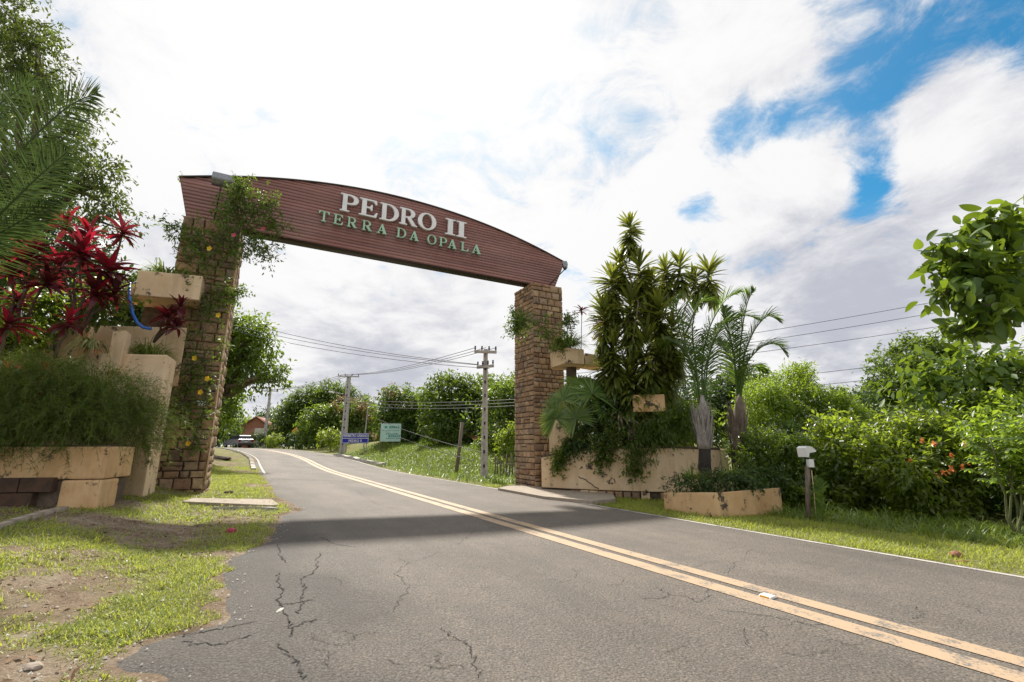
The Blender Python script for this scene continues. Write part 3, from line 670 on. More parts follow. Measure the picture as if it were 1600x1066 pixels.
# lettering
def arcp(cx, cy, rx, ry, a0, a1, n=14):
    t = np.radians(np.linspace(a0, a1, n)); return [(cx + rx * math.cos(q), cy + ry * math.sin(q)) for q in t]
def glyph(ch, s, t):                          # s stem width, t thin stroke; cap height 1, width about 1
    a, b = .12, .12 + s
    L0 = [(0, 1), (0, 1 - .045), (a, 1 - .075), (a, .075), (0, .045)]
    if ch == 'I': w = s + .24; return [[(0, 0), (w, 0), (w, .045), (b, .075), (b, .925), (w, .955), (w, 1)] + L0], w
    if ch == 'P': return [[(0, 0), (b + .14, 0), (b + .14, .045), (b, .075), (b, .43), (.5, .43)] + arcp(.52, .715, .40, .285, -90, 90) + L0, [(b, .43 + t)] + arcp(.48, .715, .42 - s, .285 - t, -90, 90) + [(b, 1 - t)]], .92
    if ch == 'D': return [[(0, 0), (.45, 0)] + arcp(.45, .5, .55, .5, -90, 90, 20) + L0, [(b, t)] + arcp(.43, .5, .56 - s, .5 - t, -90, 90, 20) + [(b, 1 - t)]], 1.0
    if ch == 'O': return [arcp(.5, .5, .5, .52, 0, 350, 34), arcp(.5, .5, .5 - s, .52 - t * .9, 0, 350, 34)], 1.0
    if ch == 'R': return [[(0, 0), (b + .12, 0), (b + .12, .045), (b, .075), (b, .44), (b + .12, .44), (.76, 0), (1.06, 0), (1.06, .045), (.97, .07), (.68, .455)] + arcp(.54, .725, .38, .275, -68, 90) + L0, [(b, .44 + t)] + arcp(.50, .725, .40 - s, .275 - t, -90, 90) + [(b, 1 - t)]], 1.06
    if ch == 'E': return [[(0, 0), (.84, 0), (.9, .28), (.84, .28), (.70, t), (b, t), (b, .48), (.5, .48), (.58, .36), (.63, .36), (.63, .70), (.58, .70), (.5, .48 + t), (b, .48 + t), (b, 1 - t), (.66, 1 - t), (.79, .76), (.85, .76), (.82, 1)] + L0], .9
    if ch == 'L': return [[(0, 0), (.80, 0), (.86, .30), (.80, .30), (.66, t), (b, t), (b, .925), (b + .14, .955), (b + .14, 1)] + L0], .86
    if ch == 'T': c = .45; return [[(c - s / 2 - .14, 0), (c + s / 2 + .14, 0), (c + s / 2 + .14, .045), (c + s / 2, .075), (c + s / 2, 1 - t), (.76, 1 - t), (.86, .74), (.91, .74), (.9, 1), (0, 1), (-.01, .74), (.04, .74), (.14, 1 - t), (c - s / 2, 1 - t), (c - s / 2, .075), (c - s / 2 - .14, .045)]], .9
    if ch == 'A': return [[(0, 0), (.30, 0), (.30, .045), (.20, .07), (.265, .28), (.60, .28), (.67, .07), (.58, .045), (.58, 0), (1, 0), (1, .045), (.93, .07), (.56, 1), (.46, 1), (.11, .07), (0, .045)], [(.30, .28 + t), (.57, .28 + t), (.44, .74)]], 1.0
def letter(ch, u0, u1, zb, hgt, s, t, mat, y, ext):
    cs, w = glyph(ch, s, t); cu = bpy.data.curves.new('letter', 'CURVE'); cu.dimensions = '2D'; cu.fill_mode = 'BOTH'; cu.extrude = ext; cu.bevel_depth = .004
    for c in cs:
        sp = cu.splines.new('POLY'); sp.points.add(len(c) - 1); sp.use_cyclic_u = True
        for p, q in zip(sp.points, c): p.co = (q[0] / w * (u1 - u0), q[1] * hgt, 0, 1)
    tmp = bpy.data.objects.new('tmp', cu); me = bpy.data.meshes.new_from_object(tmp); bpy.data.objects.remove(tmp); bpy.data.curves.remove(cu); me.name = 'letter'
    me.materials.clear(); me.materials.append(M[mat]); o = put('letter', me, beam, (u0, y, zb)); o.rotation_euler = (math.pi / 2, 0, 0); return o
def zx(zx_, zy_): return 480 + zx_ * .1875, 280 + zy_ * .1875
yl = BACK - .075
q0 = onplane(*zx(270, 255), yl); q1 = onplane(*zx(280, 112), yl); q2 = onplane(*zx(1310, 498), yl)
zP, hP = (q0[1] + q2[1]) / 2, q1[1] - q0[1]
for ch, a, b in zip('PEDROII', (270, 430, 600, 765, 918, 1148, 1240), (420, 582, 757, 912, 1070, 1230, 1322)):
    yy = 255 + (a - 270) * (498 - 255) / 1040; yb = 255 + (b - 270) * (498 - 255) / 1040
    letter(ch, onplane(*zx(a, yy), yl)[0], onplane(*zx(b, yb), yl)[0], zP, hP, .215, .07, 'letter', yl, .045)
q0 = onplane(*zx(95, 342), yl); q1 = onplane(*zx(95, 256), yl); q2 = onplane(*zx(1440, 633), yl); zT, hT = (q0[1] + q2[1]) / 2, (q1[1] - q0[1]) * .97
for ch, a, b in zip('TERRADAOPALA', (93, 215, 330, 455, 578, 742, 850, 998, 1098, 1170, 1278, 1370), (178, 295, 410, 535, 660, 820, 925, 1072, 1160, 1240, 1340, 1442)):
    yy = 342 + (a - 95) * (633 - 342) / 1345; yb = 342 + (b - 95) * (633 - 342) / 1345
    letter(ch, onplane(*zx(a, yy), yl)[0], onplane(*zx(b, yb), yl)[0], zT, hT, .15, .05, 'letter_green', yl, .04)

# ------------------------------------------------------------------ floodlights
def floodlight(label, base, aim, arm_from, sc=1.0, mat='steel'):
    """a hooded floodlight: ribbed housing, dark glass, hinged yoke and arm"""
    e = empty('floodlight', tuple(base)); tag(e, label, 'floodlight')
    d = unit(np.array(aim, float)); rot = Vector(d).to_track_quat('-Y', 'Z')
    bm = bmesh.new(); prof = [(-.16, .13), (-.10, .17), (.06, .20), (.10, .19), (.10, -.15), (-.02, -.16), (-.14, -.06)]   # y depth (front +), z
    for sx in (-.24, .24): [bm.verts.new((sx * sc, -y * sc, z * sc)) for y, z in prof]
    bm.verts.ensure_lookup_table(); n = len(prof); bm.faces.new(bm.verts[:n]); bm.faces.new(list(reversed(bm.verts[n:])))
    for i in range(n): bm.faces.new((bm.verts[i], bm.verts[(i + 1) % n], bm.verts[n + (i + 1) % n], bm.verts[n + i]))
    bmesh.ops.recalc_face_normals(bm, faces=bm.faces); bmesh.ops.bevel(bm, geom=list(bm.edges), offset=.015 * sc, segments=2, affect='EDGES')
    me = bpy.data.meshes.new('housing'); bm.to_mesh(me); bm.free(); me.materials.append(M[mat]); h = put('housing', me, e); h.rotation_mode = 'QUATERNION'; h.rotation_quaternion = rot
    g = put('lens', bxmesh('lens', (.42 * sc, .02 * sc, .28 * sc), 'glass', .006), h, (0, -.103 * sc, .02 * sc))
    A = Acc(); loc = np.array(base); tip = -d * .1 * sc + np.array([0, 0, -.12 * sc])
    A.tube([np.array(arm_from) - loc, tip * .6 + (np.array(arm_from) - loc) * .4 + np.array([0, 0, .0]), tip], .022, 8); put('arm', A.mesh('arm', 'dark_trim', True), e)
    return e
def gl(u, y, z): p = RP + gx * u + gy * y; return np.array([p[0], p[1], z])
q = onplane(348, 284, -.35); floodlight('grey floodlight in front of the beam end above the vine-covered pillar', gl(q[0], -.38, q[1]), gy + np.array([0, 0, -.25]), gl(q[0] - .12, .1, PTOP), 1.0)
q = onplane(882, 416, -.35); floodlight('floodlight on a slanted arm at the beam end over the bare pillar', gl(q[0], -.38, q[1]), -gx * .9 + gy * .6 + np.array([0, 0, -.35]), gl(.75, .12, PTOP), .72)
q = onplane(352, 500, -.02); A = Acc(); b = onplane(316, 690, -.02)
tt = np.linspace(0, 1, 8); A.tube([gl(LU + PW + .03 + .01 * math.sin(9 * t), -.05, onplane(375, 362)[1] * (1 - t) + .3 * t) for t in tt], .022, 6)
o = put('conduit', A.mesh('conduit', 'cream2', True)); tag(o, 'pale thin conduit running down the corner of the vine-covered pillar', 'conduit')
p = gl(LU + PW - .3, -.09, onplane(318, 631)[1]); o = put('plaque', bxmesh('plaque', (.22, .012, .13), 'sign_white', .004), None, p); o.rotation_euler = (0, 0, GA); tag(o, 'small white plaque fixed to the pillar with yellow-flowered vine', 'plaque')

# ------------------------------------------------------------------ planters beside the near pillar
def XY(px, Y, py=740): return AT(px, py, Y)[:2]
def ZP(px, py, Y): return AT(px, py, Y)[2]
lp = empty('stepped_planter', tuple(atg(100, 8.0))); tag(lp, 'stepped cream rendered planter with fine needle shrub in front of near pillar', 'planter')
P1, P2, P0 = XY(163, 7.5), XY(204, 8.3), XY(-260, 6.9); B1, B2, B0 = XY(60, 9.6), XY(-300, 9.8), XY(-300, 7.2)
zt = ZP(60, 698, 7.3); zm = ZP(60, 750, 7.3)
prism('lower_wall', [P0, P1, P2, B1, B2], zm, zt, 'cream', lp, .025)
o = prism('soil_bed', [P0 + .12, P1 + np.array([-.12, .12]), P2 + np.array([-.2, .12]), B1 - .1, B2 + .1], zt - .05, zt + .03, 'mortar', lp, 0)
ins = lambda p, q, k: np.array(p) * (1 - k) + np.array(q) * k
cen = (P0 + P1 + B1 + B2) / 4
prism('footing', [ins(p, cen, .02) for p in (P0, P1, P2, B1, B2)], -.1, zm - .015, 'mortar', lp, 0)
dirw = (P1 - P0) / np.linalg.norm(P1 - P0); lw = np.linalg.norm(P1 - P0); nrmw = np.array([dirw[1], -dirw[0]]); angw = math.atan2(dirw[1], dirw[0])
bkm = bxmesh('block', (1, 1, 1), 'block', .03)
for r in range(3):
    x = lw - .62 - (r % 2) * .24
    while x > lw - 3.2:
        w = rng.uniform(.42, .5); h = (zm - .05) / 3 + .01; c = P0 + dirw * (x - w / 2) - nrmw * (-.03 + rng.uniform(0, .015))
        o = under('block', bkm, lp); o.location = Vector((c[0], c[1], .06 + h * (r + .5))) - lp.location; o.scale = (w - .015, .12, h - .015); o.rotation_euler = (0, 0, angw); x -= w
c0 = P1 - dirw * .56; prism('plaster_patch', [c0 + nrmw * .02, P1 + nrmw * .02, ins(P1, P2, .6) + np.array([.02, -.02]), c0 - nrmw * .2], .05, zm - .01, 'cream', lp, .04, None)
Q1, Q2, Q3, Q4, Q5 = XY(120, 9.2), XY(226, 9.35, 760), XY(243, 10.1, 760), XY(170, 11.0), XY(40, 11)
ztall = ZP(262, 562, 9.9)
prism('tall_wall', [Q1, Q2, Q3, Q4, Q5], -.1, ztall, 'cream2', lp, .03)
prism('pier', [XY(168, 9.15, 560), XY(188, 9.1, 560), XY(199, 9.5, 560), XY(176, 9.6, 560)], ztall - .4, ZP(185, 518, 9.2), 'cream2', lp, .02)
prism('back_wall', [XY(-120, 10.6, 560), XY(150, 10.4, 560), XY(285, 10.6, 560), XY(270, 11.3, 560), XY(-120, 12, 560)], ztall - .5, ZP(240, 512, 10.6), 'cream2', lp, .03)
prism('middle_wall', [XY(-150, 9.7, 560), XY(115, 9.6, 560), XY(130, 10.2, 560), XY(-150, 10.4, 560)], 1.0, ZP(100, 505, 9.8), 'cream', lp, .03)
cb = empty('cantilever_planter', tuple(AT(262, 480, 10.9))); tag(cb, 'cream cantilevered planter box high beside the vine-covered pillar', 'planter')
zb0, zb1 = ZP(262, 466, 10.6), ZP(262, 428, 10.6)
f0, f1 = XY(211, 10.35, 450), XY(313, 10.75, 455); bk = np.array([gy[0], gy[1]]) * 1.25
prism('box', [f0, f1, f1 + bk, f0 + bk], zb0, zb1, 'cream2', cb, .02)
s0 = XY(120, 10.0, 455); prism('shelf', [s0, f0 - np.array(gx[:2]) * .005, f0 + bk * .8 - np.array(gx[:2]) * .005, s0 + bk * .8], zb0 + .01, zb0 + (zb1 - zb0) * .45, 'cream', cb, .015)
prism('bracket', [f0 + bk * .85, f1 + bk * .85 + np.array(gx[:2]) * .25, f1 + bk * .99 + np.array(gx[:2]) * .25, f0 + bk * .99], zb0 - .6, zb0 - .005, 'mortar', cb, .01)  # dark mortar tone stands in for the shade under the box
hose_p = [AT(*q) for q in ((203, 443, 9.9), (202, 452, 9.6), (203, 470, 9.4), (207, 490, 9.4), (215, 505, 9.4), (224, 512, 9.45), (236, 514, 9.6))]
A = Acc(); tt = np.linspace(0, 6, 31); A.tube(np.stack([np.interp(tt, range(7), np.array(hose_p)[:, i]) for i in range(3)], 1), .032, 8); o = put('garden_hose', A.mesh('garden_hose', 'blue_hose', True)); tag(o, 'blue garden hose hanging off the high cream shelf', 'hose')

# ------------------------------------------------------------------ planters beside the far pillar
rp = empty('curved_planter', tuple(atg(1000, 14))); tag(rp, 'cracked cream planter wall curving away from the bare stone pillar', 'planter')
W = [(846, 15.3), (893, 14.8), (935, 14.4), (1000, 13.9), (1060, 13.7), (1128, 13.9)]
pts = [XY(a, b) for a, b in W]; back = [XY(1140, 16.5), XY(862, 17.2)]
zts = [ZP(a, y, b) for (a, b), y in zip(W, (714, 706, 701, 699.5, 699.5, 702))] + [1.1, .9]
zbs = ZP(900, 764, 14.8)
prism('rendered_wall', pts + back, zbs, 1.1, 'cream2', rp, .025, zts)
A = Acc()
for a, b, z0, z1 in zip(pts[:-1], pts[1:], zts[:-1], zts[1:]):
    a3 = np.array([*a, z0 + .012]); b3 = np.array([*b, z1 + .012]); A.tube([a3, (a3 + b3) / 2, b3], .035, 6)
under('coping', A.mesh('coping', 'mortar', True), rp)
prism('footing', [p + np.array([0, .12]) for p in pts] + back, -.75, zbs - .004, 'mortar', rp, 0)
o = rp; sb = bxmesh('block', (1, 1, 1), 'cream2', .06)
for i, (a, b) in enumerate(zip(pts[1:-1], pts[2:])):
    L = np.linalg.norm(b - a); n = max(2, int(L / .24)); dr = (b - a) / L; an = math.atan2(dr[1], dr[0])
    for r in range(2):
        for k in range(n):
            if rng.random() < (.28 if i > 0 else .0): continue
            c = a + (b - a) * ((k + .5) / n) + np.array([0, .07]); hh = .24
            q = under('footing_stone', sb if rng.random() < .35 else stone_meshes[rng.integers(9)], rp); q.location = Vector((c[0], c[1], zbs - .13 - r * hh)) - rp.location; q.scale = (L / n - .03, .12, hh - .03); q.rotation_euler = (0, 0, an)
for nm, cr in (('render_crack', [(903, 745), (915, 750), (928, 760), (936, 764)]), ('render_crack', [(893, 707), (897, 716), (899, 724)]), ('render_crack', [(960, 748), (961, 756)])):
    P = []
    for t in np.linspace(0, len(cr) - 1, 5 * len(cr)):
        px = np.interp(t, range(len(cr)), [c[0] for c in cr]); py = np.interp(t, range(len(cr)), [c[1] for c in cr]); Y = np.interp(px, [a for a, b in W], [b for a, b in W]) - .012; P.append(AT(px, py, Y) + rng.normal(size=3) * np.array([.01, 0, .01]))
    A = Acc(); A.tube(P, .012, 5); under(nm, A.mesh(nm, 'crack'), rp)
lpk = empty('low_planter', tuple(atg(1120, 10))); tag(lpk, 'low orange stained planter box at the foot of the triangle palms', 'planter')
K = [XY(1038, 11.3, 790), XY(1122, 10.05, 790), XY(1222, 11.2, 785), XY(1215, 12.6, 785), XY(1050, 12.8, 785)]
prism('box', K, -.75, 0, 'cream', lpk, .012, [ZP(1038, 770, 11.3), ZP(1122, 770, 10.05), ZP(1222, 762, 11.2), .0, .0])
rc = empty('cantilever_planter', tuple(AT(900, 560, 15.3))); tag(rc, 'cream cantilevered planter box with grass tuft beside bare stone pillar', 'planter')
a0, a1, a2 = XY(860, 15.7, 565), XY(885, 14.7, 565), XY(913, 15.0, 565); zb_, zt_ = ZP(885, 567, 14.7), ZP(885, 543, 14.7)
prism('box', [a0, a1, a2, a2 + np.array([0, 1.2]), a0 + np.array([.1, .5])], zb_, zt_, 'cream2', rc, .02)
e0, e1 = XY(914.5, 15.1, 565), XY(942, 15.6, 565); prism('side_box', [e0, e1, e1 + np.array([0, 1.]), e0 + np.array([0, 1.])], zb_ + .03, zt_ - .1, 'cream2', rc, .02)
prism('support', [a2 + np.array([-.5, .5]), a2 + np.array([-.2, .5]), a2 + np.array([-.2, 1.]), a2 + np.array([-.5, 1.])], -.2, zb_ - .004, 'mortar', rc, .01)
mw = empty('planter_wall', tuple(atg(880, 16))); tag(mw, 'narrow cream wall behind the fan palm next to the bare stone pillar', 'wall')
prism('panel', [XY(859, 15.75), XY(893, 15.4), XY(893, 15.9), XY(862, 16.2)], -.2, ZP(870, 640, 15.6), 'cream2', mw, .02)
mb = empty('upper_planter', tuple(atg(1022, 15.2))); tag(mb, 'cream planter box half hidden behind the dracaena stems', 'planter')
prism('box', [XY(995, 13.95), XY(1047, 13.7), XY(1050, 14.7), XY(998, 14.8)], ZP(1020, 643, 13.7), ZP(1020, 616, 13.7), 'cream', mb, .02)
prism('column', [XY(1006, 14.2), XY(1034, 14.15), XY(1036, 14.5), XY(1008, 14.5)], -.2, ZP(1020, 643, 13.7) - .004, 'mortar', mb, .02)
# pavement slab beside the far pillar, drain slab on the near verge
def slab(name, label, px, th, mat, cat):
    P = [G(*q) for q in px]; e = empty(name, tuple(np.mean(P, 0))); tag(e, label, cat)
    prism('slab', [p[:2] for p in P], min(p[2] for p in P) - .25, 0, mat, e, .012, [float(terr(p[0], p[1])) + th for p in P]); return e
slab('pavement', 'narrow concrete pavement slab between road and bare stone pillar', [(778, 767), (850, 781), (925, 789), (962, 786), (958, 777), (870, 768), (800, 763)], .12, 'slab', 'pavement')
e = slab('drain_cover', 'broken concrete drain slab between grass verge and road edge', [(283, 792), (300, 785), (425, 784), (436, 792), (425, 794)], .045, 'slab', 'slab')
e = slab('drain_edging', 'thin concrete strip on the roadward side of the drain slab', [(330, 797), (425, 796.5), (436, 799), (400, 800)], .05, 'concrete', 'slab')
P = [GT(*q) for q in ((-30, 838), (20, 820), (60, 808), (100, 798))]; A = Acc(); 
for a_, b_ in zip(P[:-1], P[1:]):
    for f in (0, .5): q = a_ + (b_ - a_) * (f + .25); A.box((q[0], q[1], q[2] + .01), (np.linalg.norm((b_ - a_)[:2]) * .5 - .012, .10, .10 + .02 * rng.random()), math.atan2(b_[1] - a_[1], b_[0] - a_[0]) + rng.normal() * .03)
o = put('garden_edging', A.mesh('garden_edging', 'slab')); tag(o, 'pale concrete edging strip in the grass before the block wall', 'edging')

# ------------------------------------------------------------------ plants: makers
def tuft_mesh(name, n, L, W, mat, spread=.9, grav=1.4, r=.08, up=.9, segs=5):
    az = rng.random(n) * 6.28; tilt = rng.random(n) ** .7 * spread; D = np.column_stack([np.cos(az) * tilt, np.sin(az) * tilt, np.full(n, up)]); O = np.column_stack([np.cos(az) * r * rng.random(n), np.sin(az) * r * rng.random(n), np.zeros(n)])
    V, F, i = straps(O, D, L * (.6 + .5 * rng.random(n)), W * (.7 + .5 * rng.random(n)), grav * (.6 + .8 * rng.random(n)), segs, 'blade'); return npmesh(name, V, F, mat, rng.random(n)[i])
def tuft(name, label, pos, n, L, W, mat='g_tuft', cat='plant', group=None, **k):
    e = empty(name, tuple(pos)); tag(e, label, cat, group); put('foliage', tuft_mesh('foliage', n, L, W, mat, **k), e); return e
def frond_mesh(P, nl, ll, lw, mat, ang=50, grav=.6, sides=(1, -1), vee=.25, rr=.018, start=.15, fine=5):
    """palm frond along the polyline P"""
    P = np.asarray(P, float); tt = np.linspace(0, len(P) - 1, 24)
    # smooth curve through the points
    Q = np.stack([np.interp(tt, range(len(P)), P[:, i]) for i in range(3)], 1)
    for _ in range(4): Q[1:-1] = (Q[:-2] + 2 * Q[1:-1] + Q[2:]) / 4
    T = unit(np.gradient(Q, axis=0)); A = Acc(); A.tube(Q, np.linspace(rr, rr * .2, 24), 5, var=.6)
    t = np.linspace(start, .99, nl); qi = t * 23; O = np.stack([np.interp(qi, range(24), Q[:, i]) for i in range(3)], 1); Ti = np.stack([np.interp(qi, range(24), T[:, i]) for i in range(3)], 1)
    up = np.array([0, 0, 1.]); S = np.cross(Ti, up); S = unit(S); U = unit(np.cross(S, Ti))
    for sd in sides:
        a = np.radians(ang * (1 - .45 * t ** 2) + rng.normal(size=nl) * 4); D = Ti * np.cos(a)[:, None] + (S * sd) * np.sin(a)[:, None] + U * vee
        Ls = ll * np.sin(np.clip(t * .85 + .18, 0, 1) * math.pi) ** .55 * (.85 + .3 * rng.random(nl))
        V, F, i = straps(O, D, Ls, lw, grav * (.6 + .8 * rng.random(nl)), fine, 'lance', side=unit(np.cross(D, U) + rng.normal(size=(nl, 3)) * .25)); A.add(V, F, rng.random(nl)[i])
    return A.mesh('frond', mat)
def rosette_arrays(c, n, L, W, axis=(0, 0, 1), lo=-.9, hi=1.0, grav=.5, segs=5):
    """ball of strap leaves round c; lo/hi set the range of elevations"""
    ax = unit(np.array(axis, float)); a = unit(np.cross(ax, [1, .2, .1])); b = np.cross(ax, a); az = rng.random(n) * 6.28; el = lo + (hi - lo) * rng.random(n); h = np.sqrt(np.clip(1 - np.sin(el) ** 2, .02, 1))
    D = np.sin(el)[:, None] * ax + h[:, None] * (np.cos(az)[:, None] * a + np.sin(az)[:, None] * b); O = np.array(c) + ax * (L * .35 * (np.sin(el) - .2))[:, None]
    return straps(O, D, L * (.75 + .4 * rng.random(n)), W * (.8 + .4 * rng.random(n)), grav, segs, 'lance')

# ------------------------------------------------------------------ cordylines (crimson): each leaf is a piece of its own
cord_leaf = {}
for nm in ('r_cord', 'd_cord'):
    for k in range(3):
        V, F, i = straps([[0, 0, 0]], [[1, 0, .12]], 1.0, .16 + .04 * k, .5 + .4 * k, 7, 'lance'); V[:, 2] += np.abs(V[:, 1]) * .35; me = npmesh('leaf', V, F, nm, np.full(len(F), .2 + .35 * k), True); cord_leaf[nm, k] = me
def cordyline(label, foot, heads, group='crimson cordylines in the stepped planter'):
    """heads: (px, py, Y, leaf length, number of leaves, share of crimson)"""
    foot = np.array(foot); e = empty('cordyline', tuple(foot)); tag(e, label, 'plant', group)
    for px, py, Y, L, n, cr in heads:
        c = AT(px, py, Y); A = Acc(); P = limb(foot, c, .1); A.tube(P, np.linspace(.03, .018, len(P)), 6); under('stem', A.mesh('stem', 'bark', True), e)
        n = int(n * 1.5); L = L * .9
        for k in range(n):
            f = k / n; el = 1.25 - 1.75 * f + rng.normal() * .12; az = k * 2.4 + rng.normal() * .2; red = rng.random() < cr * (1.1 - f)
            o = under('leaf', cord_leaf['r_cord' if red else 'd_cord', int(rng.integers(3))], e); s = L * (.75 + .35 * rng.random()); o.scale = (s, s * rng.uniform(.8, 1.1), s)
            o.rotation_euler = (rng.normal() * .3, -el, az); o.location = Vector(c - np.array([0, 0, L * .25 * f])) - e.location
cordyline('tall crimson cordyline clump under the palm fronds by the cream shelf', AT(125, 520, 9.2), [(128, 395, 8.6, .62, 26, .65), (170, 420, 8.8, .6, 24, .5), (192, 362, 8.9, .5, 16, .75), (105, 350, 8.8, .5, 16, .6), (150, 455, 8.7, .55, 22, .15), (95, 415, 8.9, .55, 20, .05), (180, 455, 9.0, .5, 20, .05), (140, 365, 9.0, .5, 18, .3)])
cordyline('crimson cordyline at the frame edge beside the taller clump', AT(20, 530, 8.8), [(45, 400, 8.4, .58, 24, .6), (15, 425, 8.3, .55, 20, .5), (75, 440, 8.6, .55, 22, .2), (30, 470, 8.7, .5, 18, .1)])
cordyline('short crimson cordyline sprouting from the needle shrub at the wall edge', AT(0, 560, 8.0), [(12, 505, 7.9, .52, 16, .8)])
cordyline('short crimson cordyline on a bare stem above the needle shrub', AT(85, 560, 8.3), [(108, 502, 8.1, .46, 16, .75)])
cordyline('dark burgundy cordyline under the high cream planter box', AT(240, 535, 10.2), [(262, 492, 10.0, .45, 20, .05), (282, 478, 10.1, .42, 18, .1), (275, 508, 10.0, .4, 16, .05)])

# ------------------------------------------------------------------ needle shrub on the low wall
def needle_shrub():
    lob = [(AT(40, 610, 7.7), (1.15, .7, .78)), (AT(150, 625, 8.0), (1.0, .7, .72)), (AT(215, 660, 8.5), (.52, .55, .62)), (AT(-90, 600, 7.7), (1.2, .8, .9)), (AT(90, 655, 7.5), (1.05, .45, .45)), (AT(-20, 660, 7.3), (1.0, .45, .45))]
    e = empty('needle_shrub', tuple(AT(90, 700, 7.9))); tag(e, 'fine needle leaved shrub with red flowers spilling over the low cream wall', 'shrub')
    A = Acc(); fl = []
    for c, r in lob:
        r = np.array(r); n = int(1500 * r[0] * r[2])
        u = rdir(n, .25); lm = 1 + .5 * (fbm(u[:, 0] * 3 + c[0], u[:, 2] * 3 + c[1], 8) - .5)[:, None]; O = np.array(c) + u * r * lm * (rng.random((n, 1)) ** .5) * .75 - np.array([0, 0, .1]); D = unit(u * np.array([1, 1, .7]) + rdir(n) * .45 + np.array([0, -.15, .35]))
        L = .22 + .55 * rng.random(n) ** 1.6; V, F, i = straps(O, D, L, .009, 1.5, 6, 'blade'); tint = rng.random(n); A.add(V, F, (tint * .7)[i])
        Vr = V.reshape(n, 7, 2, 3).mean(2)
        for k in range(1, 7):
            m = 3; B = np.repeat(Vr[:, k], m, 0); T = np.repeat(unit(Vr[:, k] - Vr[:, k - 1]), m, 0); DD = unit(T * .8 + rdir(n * m) * .75); SS = unit(np.cross(DD, rdir(n * m))); ll = (.07 + .09 * rng.random(n * m))[:, None]
            V3 = np.stack([B - SS * .0035, B + SS * .0035, B + DD * ll], 1).reshape(-1, 3); A.add(V3, np.arange(len(V3)).reshape(-1, 3), np.clip(np.repeat(tint, m) * .6 + .4 * rng.random(n * m), 0, 1))
    under('foliage', A.mesh('foliage', 'g_needle'), e)
    for px, py in ((70, 570), (45, 628), (38, 640), (55, 622), (62, 615), (40, 650), (12, 568), (78, 574), (205, 630), (200, 636), (92, 588), (30, 572), (175, 582), (150, 548), (50, 640)):
        c = AT(px, py, 7.05 + .006 * max(0, px)); n = 16; O = c + rng.normal(size=(n, 3)) * .035; V, F, i = straps(O, rdir(n) + np.array([0, 0, -.6]), .05, .012, .3, 2, 'lance'); under('flower', npmesh('flower', V, F, 'red_petal', rng.random(n)[i]), e)
needle_shrub()
tuft('spider_plant', 'pale striped spider plant between cordyline and cream pier', AT(140, 545, 9.0), 90, .62, .028, 'g_variegated', spread=1.0, grav=2.2)
tuft('spider_plant', 'striped arching plant just above the needle shrub', AT(115, 572, 8.3), 80, .45, .03, 'g_variegated', spread=1.3, grav=2.0)
tuft('grass_tuft', 'yellow green grass tuft growing on the tall cream wall', AT(232, 556, 10.0), 260, .62, .022, spread=1.1, grav=1.7, r=.32)
tuft('grass_tuft', 'fern like tuft in the high cream planter box by the vine', AT(262, 430, 11.2), 200, .55, .03, spread=1.3, grav=1.9, r=.4)
tuft('dry_grass_tuft', 'thin dry stalks leaning over the tall cream wall corner', AT(250, 562, 9.9), 14, .85, .014, 'g_dry', spread=1.2, grav=1.0, r=.25)

# ------------------------------------------------------------------ climbing vines on the pillars
def vine(label, runs, mat, leaf, per, flowers=(), fmat='yellow_petal', name='climbing_vine'):
    """runs: lists of (px, py, Y, spread): stems with leafy sprays along them"""
    e = empty(name, tuple(AT(*runs[0][0][:3]))); tag(e, label, 'vine'); S = Acc(); A = Acc()
    for run in runs:
        P = np.array([AT(*q[:3]) for q in run]); sp = np.array([q[3] for q in run]); t = np.linspace(0, len(P) - 1, 8 * len(P)); Q = np.stack([np.interp(t, range(len(P)), P[:, i]) for i in range(3)], 1); w = np.interp(t, range(len(P)), sp)
        S.tube(Q + rng.normal(size=Q.shape) * .02, .012, 5)
        n = int(per * len(Q)); k = rng.integers(0, len(Q), n); tw = Q[k] + rng.normal(size=(n, 3)) * w[k][:, None] * np.array([1, .6, 1])
        m = 9; O = np.repeat(tw, m, 0); dr = np.repeat(rdir(n, .1), m, 0); O = O + dr * (rng.random((n * m, 1)) * .3) + rng.normal(size=(n * m, 3)) * .03
        D = unit(rdir(n * m) * .8 + dr * .6 + np.array([0, 0, -.25])); L = leaf * (.6 + .7 * rng.random(n * m)); V, F, i = leaves(O, D, rdir(n * m, 1.2), L, L * .42); A.add(V, F, rng.random(n * m)[i])
        for j in range(0, n, 3):
            S.tube([Q[k[j]], (Q[k[j]] + tw[j]) / 2 + rng.normal(size=3) * .03, tw[j] + dr[j * m] * .25], .005, 3, False)
    under('stem', S.mesh('stem', 'bark'), e); under('foliage', A.mesh('foliage', mat), e)
    for q in flowers:
        c = AT(*q[:3]); B = Acc()
        for a in range(5):
            az = a * 1.2566; V, F, i = straps([c], [[math.cos(az), -.5, math.sin(az)]], .075, .07, .1, 3, 'lance', side=[-math.sin(az), 0, math.cos(az)]); B.add(V, F, np.full(len(F), .5))
        under('flower', B.mesh('flower', fmat if len(q) < 4 else q[3]), e)
